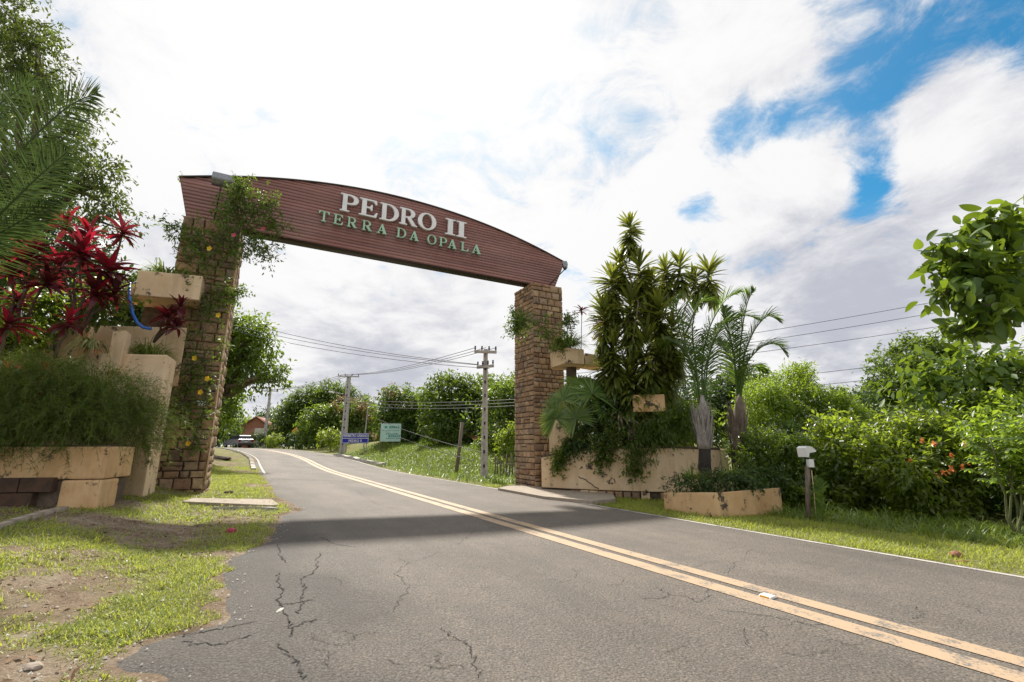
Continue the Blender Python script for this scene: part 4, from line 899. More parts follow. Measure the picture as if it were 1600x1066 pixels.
vine('yellow flowered vine climbing the near stone pillar and over the beam', [
    [(300, 700, 11.1, .06), (318, 640, 11.05, .14), (322, 570, 11.05, .22), (315, 500, 11.0, .28), (322, 430, 11.0, .36), (338, 370, 11.0, .42), (365, 330, 10.95, .42), (380, 300, 10.95, .22)],
    [(338, 380, 11.0, .3), (375, 362, 11.2, .32), (410, 352, 11.4, .3), (445, 355, 11.6, .16)], [(350, 390, 11.0, .2), (395, 380, 11.3, .25), (425, 400, 11.5, .14)],
    [(330, 400, 11.0, .2), (300, 380, 10.9, .15), (268, 355, 10.8, .1)], [(360, 345, 11, .25), (400, 325, 11.2, .22), (425, 318, 11.3, .12)], [(362, 330, 10.95, .18), (372, 300, 10.95, .13), (374, 288, 10.95, .06)],
    [(315, 480, 11.0, .12), (350, 460, 11.2, .12), (372, 455, 11.3, .08)], [(300, 560, 10.9, .15), (295, 600, 10.9, .18), (285, 640, 10.8, .14)]],
    'g_vine', .095, 4.2, [(328, 389, 10.6), (342, 493, 10.7), (305, 560, 10.6), (314, 613, 10.6), (295, 693, 10.8), (325, 592, 10.8), (366, 368, 10.7, 'pink_petal'), (412, 358, 11.2, 'pink_petal')])
vine('leafy vine hanging round the bare stone pillar above its planter box', [[(875, 545, 14.6, .1), (862, 520, 14.8, .22), (840, 505, 14.9, .2), (815, 500, 15.2, .14), (798, 512, 15.3, .1)], [(815, 500, 15.2, .1), (806, 490, 15.3, .1)], [(812, 505, 15.2, .1), (806, 525, 15.3, .12)], [(885, 540, 14.9, .1), (888, 505, 15.2, .1), (890, 498, 15.2, .06)]], 'g_vine', .10, 3.2)
vine('green creeper draped over the cracked cream planter wall', [[(1010, 650, 14.2, .3), (985, 690, 13.9, .28), (995, 715, 13.7, .16), (990, 745, 13.7, .1)], [(960, 695, 14.1, .25), (942, 705, 14.2, .2), (940, 728, 14.2, .07)], [(900, 690, 14.9, .14), (880, 705, 14.8, .12), (873, 722, 14.8, .08), (872, 732, 14.8, .04)], [(980, 620, 14.3, .3), (970, 660, 14.1, .35), (950, 690, 14.1, .3)]], 'g_mid', .10, 6.0)

# ------------------------------------------------------------------ dracaena and neighbours behind the curved planter
def dracaena():
    foot = atg(985, 14.9); e = empty('dracaena', tuple(foot)); tag(e, 'huge many headed dracaena towering over the curved cream planter', 'plant')
    heads = [(985, 358, 14.6, 24, 42, 1.0), (1000, 425, 14.5, 32, 50, .9), (955, 440, 14.7, 32, 55, .8), (1040, 425, 14.9, 26, 44, .9), (1062, 420, 14.6, 26, 36, 1.), (1108, 430, 14.6, 30, 38, 1.), (1085, 440, 14.9, 22, 32, 1.), (945, 495, 14.6, 32, 62, .7), (985, 480, 14.4, 36, 70, .6), (1030, 490, 14.4, 38, 60, .6), (1050, 520, 14.4, 32, 55, .6),
             (960, 550, 14.4, 36, 66, .5), (1010, 545, 14.2, 40, 64, .5), (985, 590, 14.3, 34, 60, .5), (1040, 565, 14.3, 32, 50, .5), (945, 570, 14.7, 26, 50, .5), (970, 415, 14.9, 24, 40, .9), (1015, 450, 14.7, 28, 50, .7)]
    A = Acc()
    for px, py, Y, r, col_, _ in heads:
        c = AT(px, py, Y); P = limb(foot + rng.normal(size=3) * np.array([.25, .2, 0]), c - np.array([0, 0, .05]), .10, 7); A.tube(P, np.linspace(.05, .022, 7), 6)
    under('stem', A.mesh('stem', 'grey_wood', True), e)
    for px, py, Y, r, colh, t in heads:
        k = Y / FPX; B = Acc(); c = AT(px, py, Y); L = r * k * 1.14; colh = colh * (.75 if t > .85 else .9)
        # crowded whorls: the crown on top and older leaves hanging below it along the stem
        nw = max(4, int(colh / 6))
        for j in range(nw):
            f = j / max(1, nw - 1); cc = c - np.array([0, 0, (colh * k) * f * .9]); n = 44 if j == 0 else 30
            lo, hi = (.0, 1.35) if j == 0 else (.35 - 1.0 * f - .35, .55 - .9 * f)
            V, F, i = rosette_arrays(cc, n, L * (1 - .12 * f), .10, (rng.normal() * .12, rng.normal() * .12, 1), lo, hi, .5 + .9 * f, 5); B.add(V, F, np.clip(rng.random(n) * .8 + .2 * (1 - f), 0, 1)[i])
        under('leaf_rosette', B.mesh('leaf_rosette', 'g_drac'), e)
    B = Acc()
    for px, py in ((985, 655), (1012, 640), (968, 640), (1000, 690)): V, F, i = rosette_arrays(AT(px, py, 14.2), 30, .5, .06, (0, 0, 1), -1.2, .2, .8); B.add(V, F, rng.random(30)[i])
    under('dry_leaves', B.mesh('dry_leaves', 'g_dry'), e)
dracaena()
def fan_palm():
    foot = atg(925, 15.2); e = empty('fan_palm', tuple(foot)); tag(e, 'green fan palm in the planter beside the bare stone pillar', 'palm'); hub = AT(915, 690, 14.9)
    A = Acc(); A.tube([foot - np.array([0, 0, .1]), (foot + hub) / 2, hub], [.1, .09, .08], 8); under('trunk', A.mesh('trunk', 'palm_black', True), e)
    for px, py, Y, r, ax in ((925, 615, 14.2, 46, (.2, -.8, .6)), (880, 625, 14.3, 42, (-.5, -.6, .6)), (905, 600, 14.9, 36, (0, -.7, .9)), (868, 655, 14.2, 36, (-.7, -.7, .1)), (945, 640, 14.4, 36, (.6, -.7, .4)), (900, 655, 14.1, 34, (-.1, -1, .1)), (935, 600, 15.0, 34, (.4, -.4, .9)), (955, 615, 14.7, 30, (.7, -.5, .6))):
        c = AT(px, py, Y); ax = unit(np.array(ax)); out = unit(c - hub); u = unit(out - ax * (out @ ax)); v = np.cross(ax, u); B = Acc(); B.tube(limb(hub, c, .06), np.linspace(.014, .009, 6), 5, var=.7)
        n = 34; a = np.linspace(-2.35, 2.35, n); D = np.cos(a)[:, None] * u + np.sin(a)[:, None] * v + ax * .12; sd = np.cos(a)[:, None] * v - np.sin(a)[:, None] * u
        V, F, i = straps(np.repeat([c], n, 0), D, r * Y / FPX * (.85 + .2 * rng.random(n)), .062, .38, 6, 'lance', side=sd + ax * rng.normal(size=(n, 1)) * .3); B.add(V, F, rng.random(n)[i]); under('fan_leaf', B.mesh('fan_leaf', 'g_fan'), e)
fan_palm()
def triangle_palm(label, foot, Yb, trunk_px, base_px, fr, bmat='palm_grey'):
    e = empty('triangle_palm', tuple(foot)); tag(e, label, 'palm', 'triangle palms in the low planter')
    T = [np.array(foot) - np.array([0, 0, .15])] + [AT(*q) for q in trunk_px]; A = Acc(); A.tube(T, [.17, .16, .15][:len(T)] if len(T) <= 3 else .16, 12); under('trunk', A.mesh('trunk', 'palm_black', True), e)
    b0, b1 = AT(*base_px[0]), AT(*base_px[1]); L = b1 - b0; hub = b0 + L * .45
    A = Acc(); ts = np.linspace(0, 1, 9); A.tube([b0 + L * t for t in ts], np.interp(ts, [0, .12, .4, .75, 1], [.16, .19, .19, .13, .05]), 12)
    for k in range(34):
        an = k * 2.4; f = (k % 9) / 9; st = b0 + L * (.05 + .5 * f) + np.array([math.cos(an), math.sin(an), 0]) * .17; V, F, i = straps([st], [[math.cos(an) * .30, math.sin(an) * .30, 1]], rng.uniform(.5, .9), .13, rng.uniform(-.6, -.1), 6, 'blade', side=[-math.sin(an), math.cos(an), 0]); A.add(V, F, rng.random())
    under('leaf_base', A.mesh('leaf_base', bmat), e)
    for pl in fr:
        P = [hub] + [AT(*q) for q in pl[:-1]]; k = pl[-1]
        under('frond', frond_mesh(P, 66, k, .036, 'g_palm', 48, .75, vee=.35, rr=.03, start=.22), e)
triangle_palm('triangle palm with silvery leaf bases and dark stump in the low planter', atg(1101, 12.6), 12.5, [(1101, 730, 12.5), (1101, 698, 12.5)], [(1101, 702, 12.5), (1097, 618, 12.5)], [
    [(1096, 560, 12.5), (1110, 505, 12.4), (1135, 465, 12.2), (1160, 455, 12.0), .75], [(1086, 560, 12.5), (1080, 510, 12.5), (1092, 470, 12.3), (1120, 470, 12.1), .7], [(1080, 570, 12.5), (1062, 520, 12.5), (1055, 480, 12.5), (1068, 455, 12.5), .7],
    [(1105, 560, 12.4), (1125, 510, 12.2), (1160, 490, 12.0), (1190, 500, 11.9), .6], [(1088, 580, 12.6), (1070, 545, 13.0), (1050, 530, 13.4), (1035, 545, 13.6), .6], [(1100, 580, 12.8), (1112, 540, 13.3), (1128, 500, 13.8), .7]])
triangle_palm('darker triangle palm with drooping fronds behind the silvery one', atg(1150, 13.4), 13.3, [(1152, 720, 13.3), (1153, 700, 13.3)], [(1153, 705, 13.3), (1156, 615, 13.3)], [
    [(1155, 560, 13.3), (1160, 510, 13.3), (1168, 470, 13.2), (1180, 450, 13.0), .75], [(1160, 560, 13.2), (1178, 515, 13.0), (1200, 490, 12.8), (1222, 505, 12.7), .62], [(1162, 570, 13.2), (1190, 540, 13.0), (1215, 535, 12.9), (1232, 560, 12.8), .55],
    [(1148, 560, 13.4), (1138, 510, 13.5), (1130, 475, 13.6), .7], [(1150, 570, 13.5), (1130, 540, 13.9), (1118, 530, 14.2), .6], [(1160, 580, 13.4), (1180, 570, 13.8), (1200, 585, 14), .5]], 'grey_wood')
def bush(name, label, spec, mat, leaf, foot=None, dens=1.0, cat='bush', group=None, flowers=None, tr=.035, **k):
    lob = pxlobes(spec); Y = spec[0][4]; foot = atg(spec[0][0], Y) if foot is None else foot
    e = tree(name, label, foot, lob, mat, leaf, dens, tr, cat, group, fork=.15, **k)
    if flowers:
        for px, py, fy, mt in flowers:
            n = 9; V, F, i = straps(AT(px, py, fy) + rng.normal(size=(n, 3)) * .015, rdir(n) + np.array([0, -.6, .2]), .07, .05, .2, 2, 'lance'); under('flower', npmesh('flower', V, F, mt, rng.random(n)[i]), e)
    return e
bush('bamboo_shrub', 'narrow leaved bamboo like shrub behind the planter wall under the cream box', [(1040, 670, 50, 32, 14.2), (1075, 665, 30, 32, 14.3), (1020, 690, 35, 18, 14.0)], 'g_mid', .16, wr=.18, droop=.9)
bush('leafy_shrub', 'dark leafy shrub at the feet of the dracaena stems', [(950, 655, 42, 48, 14.8), (985, 630, 38, 50, 14.7), (925, 690, 40, 26, 14.7)], 'g_dark', .12)
bush('croton_shrub', 'small russet leaved shrub near the dracaena under its hanging heads', [(1030, 597, 20, 14, 14.9), (945, 515, 8, 26, 15.4)], 'flush', .14, wr=.3, droop=.2)
tuft('grass_tuft', 'green grass tuft filling the high planter box by the bare pillar', AT(886, 541, 14.95), 320, .8, .04, spread=1.2, grav=1.7, r=.3)
tuft('grass_tuft', 'drooping leaves growing from the cream box below the dracaena', AT(1022, 616, 14.0), 120, .55, .035, 'g_mid', spread=1.5, grav=2.0, r=.4)
tuft('spider_plant', 'pale arching tuft beside the dark palm stump in the low planter', atg(1140, 11.4, .75), 150, .75, .03, 'g_tuft', spread=1.4, grav=1.5, r=.2)
tuft('spider_plant', 'smaller arching tuft on the wall side of the dark palm stump', atg(1075, 11.8, .7), 100, .6, .026, 'g_tuft', spread=1.3, grav=1.5, r=.2)
bush('ground_cover_shrub', 'low creeping leaves filling the low orange planter', [(1080, 762, 38, 9, 11.2), (1145, 758, 48, 14, 10.9), (1190, 752, 34, 16, 11.6)], 'g_dark', .09)
def bromeliad():
    p = AT(908, 552, 15.4); e = empty('bromeliad', tuple(p)); tag(e, 'red star shaped rosette on a thin stalk above the planter box', 'plant'); c = AT(909, 488, 15.4); A = Acc(); A.tube([p, (p + c) / 2, c], .012, 6); under('stalk', A.mesh('stalk', 'grey_wood'), e)
    V, F, i = rosette_arrays(c, 18, .36, .065, (0, 0, 1), -.1, .9, .9); under('leaf_rosette', npmesh('leaf_rosette', V, F, 'd_cord', np.clip(rng.random(18) + .3, 0, 1)[i]), e)
bromeliad()

# ------------------------------------------------------------------ big tree and palm beside the stepped planter
def atz(px, Y): return atg(px, Y)
tree('shade_tree', 'tall backlit tree rising above the crimson cordylines', atg(-40, 13.0), pxlobes([(20, 60, 90, 80, 12.0), (70, 170, 80, 70, 12.2), (120, 260, 75, 60, 12.5), (30, 280, 110, 90, 12.6), (175, 345, 42, 32, 12.8), (150, 300, 50, 35, 12.6), (-60, 130, 120, 120, 12.5), (-70, 330, 120, 120, 12.8), (60, 100, 50, 50, 11.8)]), 'g_left', .15, .42, .24, shell=.25, wr=.4, cl=10)
tree('understory_tree', 'dense dark green tree filling the gap behind the crimson cordylines', atg(40, 12.2), pxlobes([(60, 420, 110, 70, 12.0), (180, 470, 80, 45, 12.6), (-40, 470, 110, 90, 12.0), (240, 500, 60, 36, 12.9)]), 'g_dark', .16, .8, .12, cl=12)
bush('leafy_shrub', 'broad leaved green shrub between cordyline stems and cream shelf', [(60, 490, 60, 32, 9.3), (170, 478, 40, 28, 9.8), (20, 520, 40, 22, 8.8)], 'g_mid', .15, AT(90, 540, 9.4), wr=.5)
bush('yellow_shrub', 'yellow green shrub tips behind the needle shrub by the frame edge', [(25, 545, 55, 20, 8.6), (-20, 530, 40, 30, 8.7)], 'g_light', .10, AT(30, 580, 8.7))
def left_palm():
    hub = AT(-170, 450, 6.6); foot = ground(hub[0], hub[1]); e = empty('coconut_palm', tuple(foot)); tag(e, 'feathery palm whose long fronds reach in above the crimson cordylines', 'palm')
    A = Acc(); A.tube(limb(foot - np.array([0, 0, .2]), hub, .04), np.linspace(.2, .13, 6), 10); under('trunk', A.mesh('trunk', 'bark', True), e)
    for pl, ll in (([(-60, 340, 6.5), (40, 225, 6.5), (105, 165, 6.6), (158, 142, 6.8)], .95), ([(-80, 400, 6.3), (0, 335, 6.2), (60, 275, 6.2), (112, 232, 6.3)], .9), ([(-80, 420, 6.4), (-20, 375, 6.5), (50, 335, 6.6), (100, 312, 6.7)], .55),
                   ([(-120, 340, 6.7), (-60, 230, 6.8), (0, 160, 6.9), (60, 120, 7)], .8)):
        under('frond', frond_mesh([hub] + [AT(*q) for q in pl], 120, ll, .021, 'g_coco', 62, .55, vee=.1, rr=.026, start=.12), e)
left_palm()

# ------------------------------------------------------------------ thicket along the verge on the far side of the road
gthick = 'bushes of the roadside thicket'
tree('mango_tree', 'rounded dark mango tree standing tallest behind the roadside thicket', atg(1440, 24), pxlobes([(1440, 560, 52, 36, 23.5), (1400, 585, 34, 30, 23), (1480, 575, 34, 34, 23), (1430, 610, 60, 40, 22.5), (1375, 620, 30, 25, 22.5), (1345, 640, 40, 24, 22)]), 'g_mango', .24, .9, .3)
tree('broadleaf_tree', 'broad leaved tree overhanging the thicket near the frame edge', atg(1560, 12.5), pxlobes([(1530, 600, 80, 36, 11.5), (1585, 590, 60, 40, 11.2), (1450, 600, 48, 22, 11.8), (1610, 640, 80, 60, 11.5), (1690, 590, 90, 60, 11.5)]), 'g_big', .26, .9, .16, wr=.55, cl=9, droop=.8)
bush('feathery_bush', 'tall feathery light green bush behind the darker triangle palm', [(1225, 620, 55, 36, 16.5), (1190, 650, 55, 45, 16.0), (1285, 655, 55, 42, 15.8), (1245, 595, 26, 22, 16.8), (1320, 670, 40, 35, 15.5)], 'g_bright', .13, dens=.95, group=gthick, wr=.28)
bush('hedge_tree', 'darker green bush peeping over the feathery light green bush', [(1180, 610, 34, 26, 20), (1310, 645, 45, 30, 20), (1340, 660, 40, 30, 19), (1150, 630, 40, 40, 19), (1110, 650, 40, 40, 19)], 'g_dark', .2, group=gthick)
bush('climber_bush', 'dense trailing bush spilling onto the end of the low orange planter', [(1210, 715, 48, 40, 12.6), (1250, 740, 38, 50, 12.2), (1170, 700, 30, 24, 13.5), (1230, 780, 28, 24, 11.8)], 'g_mid', .11, group=gthick)
bush('leafy_bush', 'bright leafy bush just behind the post mounted floodlight', [(1320, 690, 50, 42, 12.6), (1300, 740, 46, 50, 12.2), (1350, 770, 44, 45, 11.8), (1280, 790, 30, 28, 11.6)], 'g_light', .15, group=gthick, wr=.45)
bush('flowering_bush', 'wide bush dotted with orange flowers in the middle of the thicket', [(1420, 690, 62, 40, 11.2), (1480, 690, 52, 45, 11.0), (1430, 745, 66, 50, 10.6), (1390, 730, 48, 48, 11.0), (1500, 745, 48, 46, 10.4), (1450, 795, 60, 28, 10.4)], 'g_light', .13, dens=.95, group=gthick,
     flowers=[(x, y, 9.75, 'orange_petal') for x, y in ((1485, 712), (1502, 729), (1482, 736), (1489, 734), (1464, 743), (1508, 694), (1459, 693), (1474, 739), (1556, 705), (1420, 720), (1440, 690), (1511, 726))])
bush('leafy_bush', 'lighter bush with drooping leaves between orange flowers and frame edge', [(1560, 700, 50, 45, 9.8), (1600, 660, 60, 45, 10.4), (1540, 650, 45, 32, 11), (1640, 740, 60, 60, 9.5)], 'g_bright', .15, group=gthick, wr=.42)
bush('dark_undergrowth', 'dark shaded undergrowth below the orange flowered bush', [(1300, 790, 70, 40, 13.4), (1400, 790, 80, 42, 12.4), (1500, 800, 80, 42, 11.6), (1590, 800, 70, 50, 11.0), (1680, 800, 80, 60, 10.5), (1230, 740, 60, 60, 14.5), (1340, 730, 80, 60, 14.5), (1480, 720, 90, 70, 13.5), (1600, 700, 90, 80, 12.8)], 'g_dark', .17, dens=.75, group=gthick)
def cassava(label, px, Y, hpx, n, seed):
    foot = atg(px, Y); e = empty('cassava_plant', tuple(foot)); tag(e, label, 'plant', 'cassava plants at the verge'); S = Acc(); A = Acc(); k = Y / FPX
    for j in range(n):
        tip = foot + np.array([rng.normal() * 34 * k, rng.normal() * .25, hpx * k * rng.uniform(.55, 1.05)]); P = limb(foot + rng.normal(size=3) * np.array([.08, .08, 0]), tip, .1); S.tube(P, np.linspace(.02, .01, 6), 6)
        for q in range(20):
            b = P[3] + (P[5] - P[3]) * rng.random(); az = rng.random() * 6.28; d = unit(np.array([math.cos(az), math.sin(az), .35])); c = b + d * rng.uniform(.2, .42); S.tube([b, (b + c) / 2 + np.array([0, 0, .02]), c], .004, 3, False)
            m = 7; a = np.linspace(-1.9, 1.9, m); sd = np.array([-d[1], d[0], 0]); D = np.cos(a)[:, None] * d + np.sin(a)[:, None] * sd + np.array([0, 0, -.25]); V, F, i = straps(np.repeat([c], m, 0), D, .17 * (1 - .25 * np.abs(a) / 2), .05, .8, 3, 'lance'); A.add(V, F, np.clip(rng.random() * .7 + .3 * rng.random(m), 0, 1)[i])
    under('stem', S.mesh('stem', 'stem'), e); under('foliage', A.mesh('foliage', 'g_bright'), e)
cassava('palmate leaved cassava plant with bare stems at the verge edge', 1560, 7.9, 150, 7, 1)
cassava('second cassava plant cut off by the frame edge', 1612, 7.7, 180, 7, 2)
def near_branch():
    """overhanging branch with big leaves; leaves are pieces of their own"""
    root = AT(1900, 470, 5.6); foot = ground(root[0] + .3, root[1] + .2); e = empty('overhanging_tree', tuple(foot)); tag(e, 'tree branch with large glossy leaves hanging in against the clouds', 'tree')
    A = Acc(); A.tube(limb(foot - np.array([0, 0, .2]), root, .05), np.linspace(.16, .1, 6), 8)
    LM = []
    for k in range(3):
        t = np.linspace(0, 1, 7); w = np.sin(np.clip(t * .93 + .05, 0, 1) * math.pi) ** .75 * (.24 + .03 * k); w[-1] = .01; V = []; 
        for tt_, ww in zip(t, w): zz = -.25 * tt_ ** 2; V += [(tt_, -ww, zz + ww * .25), (tt_, 0, zz), (tt_, ww, zz + ww * .25)]
        F = [(i * 3 + j, i * 3 + j + 1, i * 3 + j + 4, i * 3 + j + 3) for i in range(6) for j in (0, 1)]; LM.append(npmesh('leaf', V, np.array(F), 'g_big', np.full(12, .15 + .35 * k), True))
    tips = []
    for br in ([(1700, 440, 5.4), (1560, 462, 5.2), (1500, 422, 5.1), (1462, 384, 5.0)], [(1700, 440, 5.4), (1600, 402, 5.2), (1555, 352, 5.1), (1530, 340, 5.0)], [(1700, 460, 5.4), (1600, 492, 5.2), (1540, 502, 5.1), (1500, 512, 5.0)], [(1700, 440, 5.4), (1640, 360, 5.3), (1600, 342, 5.2)], [(1650, 450, 5.3), (1560, 442, 5.2), (1490, 452, 5.1), (1470, 462, 5.0)], [(1660, 420, 5.4), (1580, 382, 5.3), (1540, 372, 5.3)], [(1680, 470, 5.2), (1610, 452, 5.0), (1550, 472, 4.9), (1528, 492, 4.9)], [(1650, 410, 5.2), (1580, 412, 5.0), (1520, 402, 4.9), (1495, 407, 4.9)]):
        P = np.array([root] + [AT(*q) for q in br]); t = np.linspace(0, len(P) - 1, 20); Q = np.stack([np.interp(t, range(len(P)), P[:, i]) for i in range(3)], 1); A.tube(Q, np.linspace(.055, .007, 20), 6); tips.append(Q)
    under('trunk', A.mesh('trunk', 'bark', True), e); n = 0; T = Acc()
    for Q in tips:
        for j in range(9, 20):
            for r in range(3):
                if n >= 285: break
                b = Q[j] + rng.normal(size=3) * .02; off = rdir(1, .0)[0] * np.array([.12, .14, .11]); c = b + off * rng.uniform(.3, 1); T.tube([b, c], .006, 4, False); o = under('leaf', LM[int(rng.integers(3))], e); s = rng.uniform(.14, .22); o.scale = (s, s, s); o.rotation_euler = (rng.normal() * .5, rng.uniform(-.2, 1.2), rng.random() * 6.28); o.location = Vector(c) - e.location; n += 1
    o = under('twig', T.mesh('twig', 'bark'), e); o['kind'] = 'stuff'
    m = 1100; Qs = np.concatenate([q[9:] for q in tips]); k = rng.integers(0, len(Qs), m); O = Qs[k] + np.clip(rng.normal(size=(m, 3)), -1.5, 1.5) * np.array([.085, .22, .085]); B = Acc(); D = unit(rdir(m) + np.array([0, 0, -.5])); S = unit(np.cross(D, rdir(m, 1))); U = np.cross(S, D); T0 = np.array([v.co for v in LM[0].vertices]); F0 = np.array([f.vertices[:] for f in LM[0].polygons]); sz = rng.uniform(.13, .21, m)
    V = O[:, None] + sz[:, None, None] * (T0[None, :, :1] * D[:, None] + T0[None, :, 1:2] * S[:, None] + T0[None, :, 2:] * U[:, None]); B.add(V.reshape(-1, 3), (F0[None] + (np.arange(m) * len(T0))[:, None, None]).reshape(-1, 4), np.repeat(rng.random(m), len(F0)))
    o = under('foliage', B.mesh('foliage', 'g_big', True), e); o['kind'] = 'stuff'
near_branch()
# post mounted floodlight in front of the thicket
p = GT(1262, 812); e = empty('post_floodlight', tuple(p)); tag(e, 'white hooded floodlight on a dark wooden post before the thicket', 'floodlight'); Yp = p[1]
top = AT(1262, 728, Yp); A = Acc(); A.tube([p - np.array([0, 0, .2]), (p + top) / 2, top], [.055, .05, .05], 8); under('post', A.mesh('post', 'grey_wood', True), e)
bm = bmesh.new(); prof = [(-.17, -.14), (-.19, .10), (-.10, .15), (.06, .14), (.21, .03), (.20, .0), (-.05, -.03), (-.10, -.14)]
for sx in (-.13, .13): [bm.verts.new((y, sx, z)) for y, z in prof]
bm.verts.ensure_lookup_table(); n = len(prof); f = [bm.faces.new(bm.verts[:n]), bm.faces.new(list(reversed(bm.verts[n:])))]
for i in range(n): bm.faces.new((bm.verts[i], bm.verts[(i + 1) % n], bm.verts[n + (i + 1) % n], bm.verts[n + i]))
bmesh.ops.triangulate(bm, faces=f); bmesh.ops.recalc_face_normals(bm, faces=bm.faces); me = bpy.data.meshes.new('hood'); bm.to_mesh(me); bm.free(); me.materials.append(M['sign_white'])
h = under('hood', me, e); hc = AT(1260, 706, Yp); h.location = Vector(hc) - e.location; h.rotation_euler = (0, 0, .35); h.scale = (.8,) * 3
ln = put('lens', bxmesh('lens', (.25, .2, .09), 'g_light', .03), h, (.07, 0, -.075)); bxo = under('ballast_box', bxmesh('ballast_box', (.11, .1, .17), 'sign_white', .01), e); bxo.location = Vector(AT(1266, 724, Yp - .06)) - e.location
A = Acc(); A.tube([AT(1268, 735, Yp - .05), AT(1272, 770, Yp - .05), AT(1275, 808, Yp - .05)], .008, 5); under('cable', A.mesh('cable', 'cream2'), e)
p = AT(1283, 800, Yp - .2); fe = empty('young_palm', tuple(ground(p[0], p[1]))); tag(fe, 'single young palm leaf standing beside the floodlight post', 'palm'); under('frond', frond_mesh([ground(p[0], p[1]), AT(1284, 790, Yp - .2), AT(1282, 765, Yp - .2), AT(1276, 745, Yp - .15)], 40, .26, .025, 'g_palm', 55, .5, rr=.012, start=.1), fe)

# ------------------------------------------------------------------ beyond the gate: trees
gfar = 'trees lining the road beyond the gate'
tree('roadside_tree', 'spreading tree leaning over the road just past the near pillar', atg(318, 27), pxlobes([(365, 515, 52, 26, 26), (395, 545, 42, 22, 25.5), (350, 555, 55, 45, 26), (415, 590, 34, 14, 25), (378, 588, 44, 26, 26), (335, 622, 36, 34, 26), (352, 648, 20, 18, 27), (300, 540, 60, 70, 27), (435, 600, 16, 6, 25), (405, 520, 26, 12, 25.5), (330, 480, 40, 25, 26)]), 'g_mid', .26, .8, .3, group=gfar, cl=12)
tree('roadside_tree', 'dark tree behind the leaning one with foliage down to the kerb', atg(330, 33), pxlobes([(322, 640, 36, 42, 33), (345, 620, 30, 34, 33), (300, 660, 46, 36, 32), (290, 600, 60, 60, 34)]), 'g_dark', .32, .9, .3, group=gfar)
tree('roadside_tree', 'small light green tree beside the brick house', atg(383, 84), pxlobes([(378, 672, 16, 18, 82), (365, 680, 14, 14, 82), (350, 676, 20, 20, 85)]), 'g_light', .5, .8, .2, group=gfar)
tree('mango_tree', 'large dark mango tree between brick house and lamp pole', atg(500, 68), pxlobes([(520, 625, 42, 24, 67), (490, 640, 40, 30, 66), (470, 660, 38, 34, 66), (545, 640, 36, 30, 67), (450, 675, 32, 26, 65), (505, 680, 55, 26, 64), (570, 655, 20, 26, 67)]), 'g_mango', .42, .9, .4, group=gfar)
tree('mango_tree', 'round mango tree with russet young leaves behind the blue sign', atg(538, 56), pxlobes([(530, 650, 36, 22, 55), (505, 660, 34, 22, 54.5), (560, 655, 32, 24, 55.5), (535, 680, 50, 22, 54), (490, 680, 22, 18, 54)]), 'g_mid', .36, .95, .3, group=gfar, extra=[('young_leaves', pxlobes([(545, 634, 26, 9, 54), (565, 645, 22, 9, 54)]), 'flush', .34, .5)])
tree('mango_tree', 'dark mango tree behind the mint green billboard', atg(640, 47), pxlobes([(618, 630, 26, 20, 47), (645, 640, 34, 30, 47), (610, 655, 18, 22, 46), (660, 660, 38, 36, 46), (630, 675, 36, 22, 46), (690, 660, 30, 36, 46)]), 'g_mango', .38, .9, .35, group=gfar, extra=[('young_leaves', pxlobes([(610, 620, 14, 8, 46)]), 'flush', .34, .4)])
tree('mango_tree', 'tallest mango tree behind the square concrete pole', atg(725, 42), pxlobes([(715, 608, 34, 18, 41), (690, 625, 34, 26, 40), (750, 620, 34, 26, 41), (720, 645, 50, 34, 40), (770, 640, 34, 36, 39), (740, 680, 50, 34, 38), (795, 615, 30, 24, 41), (690, 670, 30, 30, 39)]), 'g_mango', .36, .95, .4, group=gfar)
tree('mango_tree', 'shaded tree between square pole and bare stone pillar', atg(795, 31), pxlobes([(790, 650, 36, 46, 31), (800, 690, 34, 34, 30), (770, 700, 24, 26, 31), (840, 640, 50, 60, 31), (860, 690, 50, 50, 30)]), 'g_mid', .26, .95, .25, group=gfar)
bush('leafy_bush', 'pale leaved shrub at the wooden fence next to the bare pillar', [(790, 700, 12, 26, 24.5), (800, 680, 10, 18, 24.5)], 'g_light', .16, wr=.5)
tree('backdrop_tree', 'distant tree top above the brick house roof', atg(440, 105), pxlobes([(425, 655, 20, 12, 104), (400, 655, 12, 8, 110)]), 'g_dark', .7, .7, .3, group=gfar)
for i, (px, Y, w, h, lab) in enumerate(((600, 62, 60, 22, 'low distant trees behind the billboard and blue sign'), (690, 66, 80, 26, 'low distant trees behind the leaning wooden post'), (500, 78, 70, 18, 'low distant trees behind the big mango by the lamp pole'), (960, 34, 120, 50, 'trees seen in the gap behind the planter and dracaena'), (1080, 30, 90, 50, 'trees closing the view behind the triangle palms'), (280, 60, 90, 50, 'distant trees hidden mostly by the near pillar'), (390, 120, 40, 12, 'far trees at the bend of the road'))):
    tree('background_tree', lab, atg(px, Y), pxlobes([(px - w * .5, 690 - h * .6, w * .5, h, Y), (px + w * .45, 690 - h * .5, w * .5, h, Y), (px, 690 - h * .9, w * .5, h, Y)]), 'g_dark', .55 if Y > 40 else .3, .7, .2, group='distant trees')
for lab, px, Y, r, mt in (('round shrub at the road edge in front of the white wall', 405, 62, 10, 'g_dark'), ('bright shrub at the road edge beside the far pole', 428, 58, 9, 'g_light'), ('dark shrub on the verge below the big mango tree', 470, 55, 12, 'g_dark'), ('grassy bright shrub at the foot of the lamp pole', 518, 48, 13, 'g_light')):
    bush('verge_shrub', lab, [(px, 697 - r * .8, r * 1.5, r, Y)], mt, .24, group='shrubs on the far verge')

